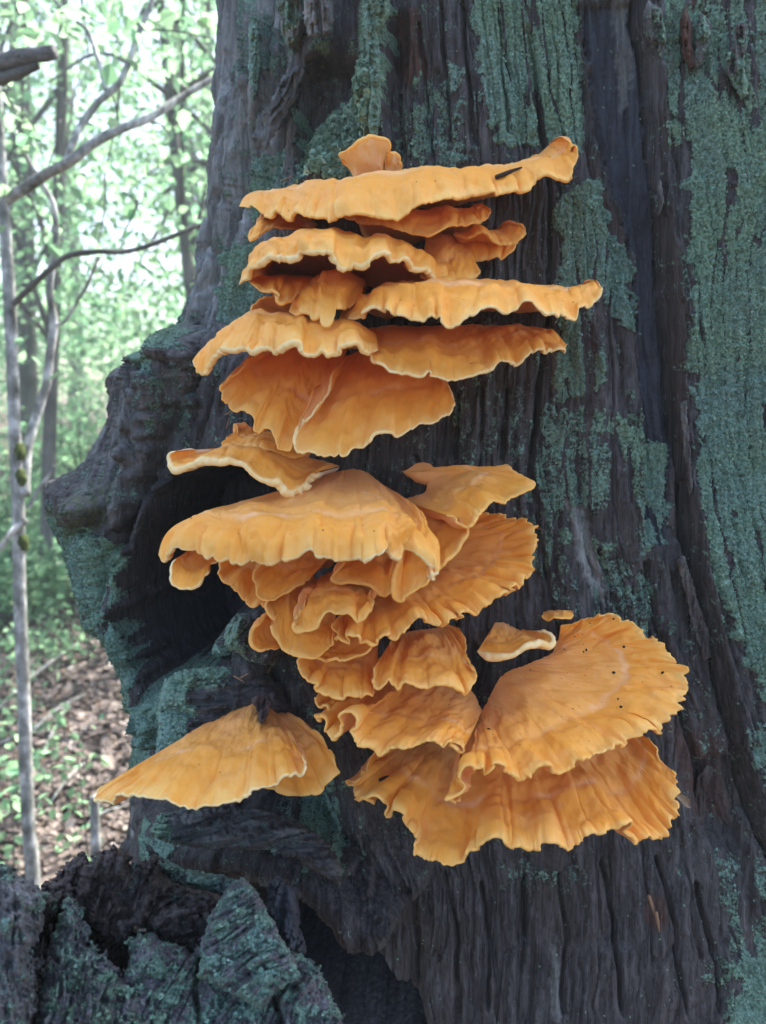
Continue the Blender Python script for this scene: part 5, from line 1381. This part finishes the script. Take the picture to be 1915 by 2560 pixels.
for kk, (x, y, h_, rr_) in enumerate([(-7.4, 9.2, 9, 0.11), (-9.8, 13.5, 11, 0.15), (-13.0, 18.5, 13, 0.18), (-14.5, 27, 15, 0.22), (-0.9, 11.5, 10, 0.13), (-0.6, 18, 13, 0.17)]):
    k_ = y / 12
    wt(x, y, h_, rr_, (0.3, 0.2), [((0, 0, h_ * 0.30), (2.4 * k_, 2.0, 1.5 * k_), 1.2), ((0, 0, h_ * 0.58), (2.6 * k_, 2.0, 1.8 * k_), 1), ((0, 0, h_ * 0.88), (2.4 * k_, 2.0, 1.8 * k_), 1)], 3600, 0.085 + 0.0028 * y, 560 + kk)
# low mossy bent tree and shrubs on the bank
wt(-3.55, 8.6, 1.7, 0.07, (0.55, 0.2), [((0.5, 0, 1.7), (0.9, 0.7, 0.4), 1)], 700, 0.07, 520, 'mossy_shrub', 'short bent shrub with moss green stem on the bank behind the sapling', None, mat='moss', twigs=6, clump=0.22)
for kk, (x, y, s_) in enumerate([(-3.9, 10.2, 1.0), (-2.6, 10.8, 1.0), (-5.4, 13.0, 1.3), (-3.0, 12.6, 1.1), (-4.3, 8.9, 0.8), (-2.2, 8.0, 0.6), (-3.0, 7.6, 0.55), (-3.6, 7.2, 0.5), (-1.8, 9.2, 0.7)]):
    wt(x, y, 1.3 * s_, 0.03, (0.1, 0.1), [((0, 0, 0.8 * s_), (1.1 * s_, 0.8, 0.6 * s_), 1)], 1300, 0.085, 530 + kk, 'understorey_bush', 'low leafy bush at the foot of the woodland trees', 'bushes under the woodland trees', twigs=5, clump=0.25)

# leaf litter
def litter():
    n = 42000
    r = np.random.default_rng(77)
    d = 2.0 + 14 * r.random(n) ** 1.3
    x = -0.95 * d + r.random(n) ** 0.8 * 1.02 * d
    y = d
    z = ground_z(x, y) + 0.02 * fbm(x * 3, y * 3, 3, 9) + 0.012 + 0.02 * r.random(n)
    C = np.stack([x, y, z], -1)
    V, F, tn = leaves(C, r.uniform(0.045, 0.085, n), 78, 1.6)
    o = mk('leaf_litter', V, F, M['litter'], None, False, dict(tone=np.clip(tn * 0.9 + 0.12 * r.normal(size=n).repeat(6), 0, 1)))
    o['kind'] = 'stuff'; o['label'] = 'brown fallen leaves covering the woodland floor'; o['category'] = 'leaf litter'


litter()
r = np.random.default_rng(21)
for kk, (a_, b_, da, db, rr) in enumerate([((-20, 1745), (200, 1668), 5.3, 6.6, 0.014), ((-20, 1780), (110, 1745), 4.8, 5.0, 0.012), ((70, 1735), (215, 1690), 5.0, 5.6, 0.012), ((60, 1570), (135, 1530), 7.4, 8.2, 0.02), ((100, 1790), (180, 1700), 4.7, 5.5, 0.01),
                                            ((200, 1905), (310, 1868), 3.9, 4.1, 0.008), ((110, 1860), (210, 1800), 4.1, 4.6, 0.006), ((20, 1600), (120, 1560), 6.8, 7.4, 0.012)]):
    pa = bg(*a_, da); pb = bg(*b_, db)
    pa[2] = gp(pa[0], pa[1])[2] + 0.09; pb[2] = gp(pb[0], pb[1])[2] + 0.10
    stick('fallen_branch', pa, pb, rr, M['bark'], 'thin pale fallen branch lying on the leaf litter', 'branch', 'fallen branches on the woodland floor', 0.03)

# cut stub and seedling near the dead tree
b = bg(243, 2300, 3.0); b[2] = gp(b[0], b[1])[2]
V, F = tube([b, bg(241, 2140, 3.0), bg(238, 2060, 3.0), bg(236, 1990, 3.0)], [0.021, 0.019, 0.019, 0.018], 14, 0.08, 2, 24)
tag(mk('cut_stub', V, F, M['bark'], None, True, base=b), 'short cut grey stem standing upright in the leaf litter', 'stump')


def seedling(px_, y0, y1, d, n, spread, label, group, seed, size=0.05):
    b = bg(px_, y0, d); b[2] = gp(b[0], b[1])[2]
    top = bg(px_ - 12, y1, d)
    e = empty('seedling', b, label, 'plant', group)
    V, F = tube([b, b * 0.5 + top * 0.5 + [0.02, 0, 0], top], [0.004, 0.003, 0.002], 6, 0.1, 2, 12)
    mk('stem', V, F, M['bark_dark'], e, True, base=b)
    r = np.random.default_rng(seed)
    t = r.random(n)[:, None]
    C = b + (top - b) * (0.25 + 0.75 * t) + r.normal(0, spread, (n, 3)) * [1, 1, 0.5]
    V, F, tn = leaves(C, r.uniform(0.7, 1.3, n) * size, seed, 0.5)
    mk('foliage', V, F, M['leaf'], e, False, dict(tone=tn), base=b)


seedling(205, 2150, 1880, 3.1, 46, 0.05, 'thin leafy seedling growing beside the short cut stem', None, 31, 0.045)
for kk, (x, y0, y1, d) in enumerate([(90, 1660, 1575, 6.2), (150, 1640, 1560, 6.6), (40, 1680, 1560, 5.9), (185, 1660, 1590, 6.4), (10, 1720, 1640, 5.2), (120, 1830, 1790, 4.3), (20, 2000, 1900, 3.6), (30, 1880, 1800, 4.0)]):
    seedling(x, y0, y1, d, 60, 0.13, 'low green seedling among brown fallen leaves', 'seedlings on the woodland floor', 40 + kk, 0.06)


# ------------------------------------------------------------------ haze volume added to veil and pale the background
def haze():
    lo = np.array([-40.0, -6.0, -3.0]); hi = np.array([22.0, 44.0, 22.0])
    V = np.array([[x, y, z] for x in (lo[0], hi[0]) for y in (lo[1], hi[1]) for z in (lo[2], hi[2])])
    F = np.array([[0, 1, 3, 2], [4, 6, 7, 5], [0, 4, 5, 1], [2, 3, 7, 6], [0, 2, 6, 4], [1, 5, 7, 3]])
    m = bpy.data.materials.new('haze'); m.use_nodes = True
    nt = m.node_tree
    nt.nodes.remove(nt.nodes['Principled BSDF'])
    v = nt.nodes.new('ShaderNodeVolumePrincipled')
    v.inputs['Color'].default_value = (0.86, 0.95, 1.0, 1)
    v.inputs['Density'].default_value = 0.0055
    v.inputs['Anisotropy'].default_value = 0.2
    nt.links.new(v.outputs[0], nt.nodes['Material Output'].inputs['Volume'])
    o = mk('haze', V, F, m, None, False)
    o['kind'] = 'stuff'


haze()
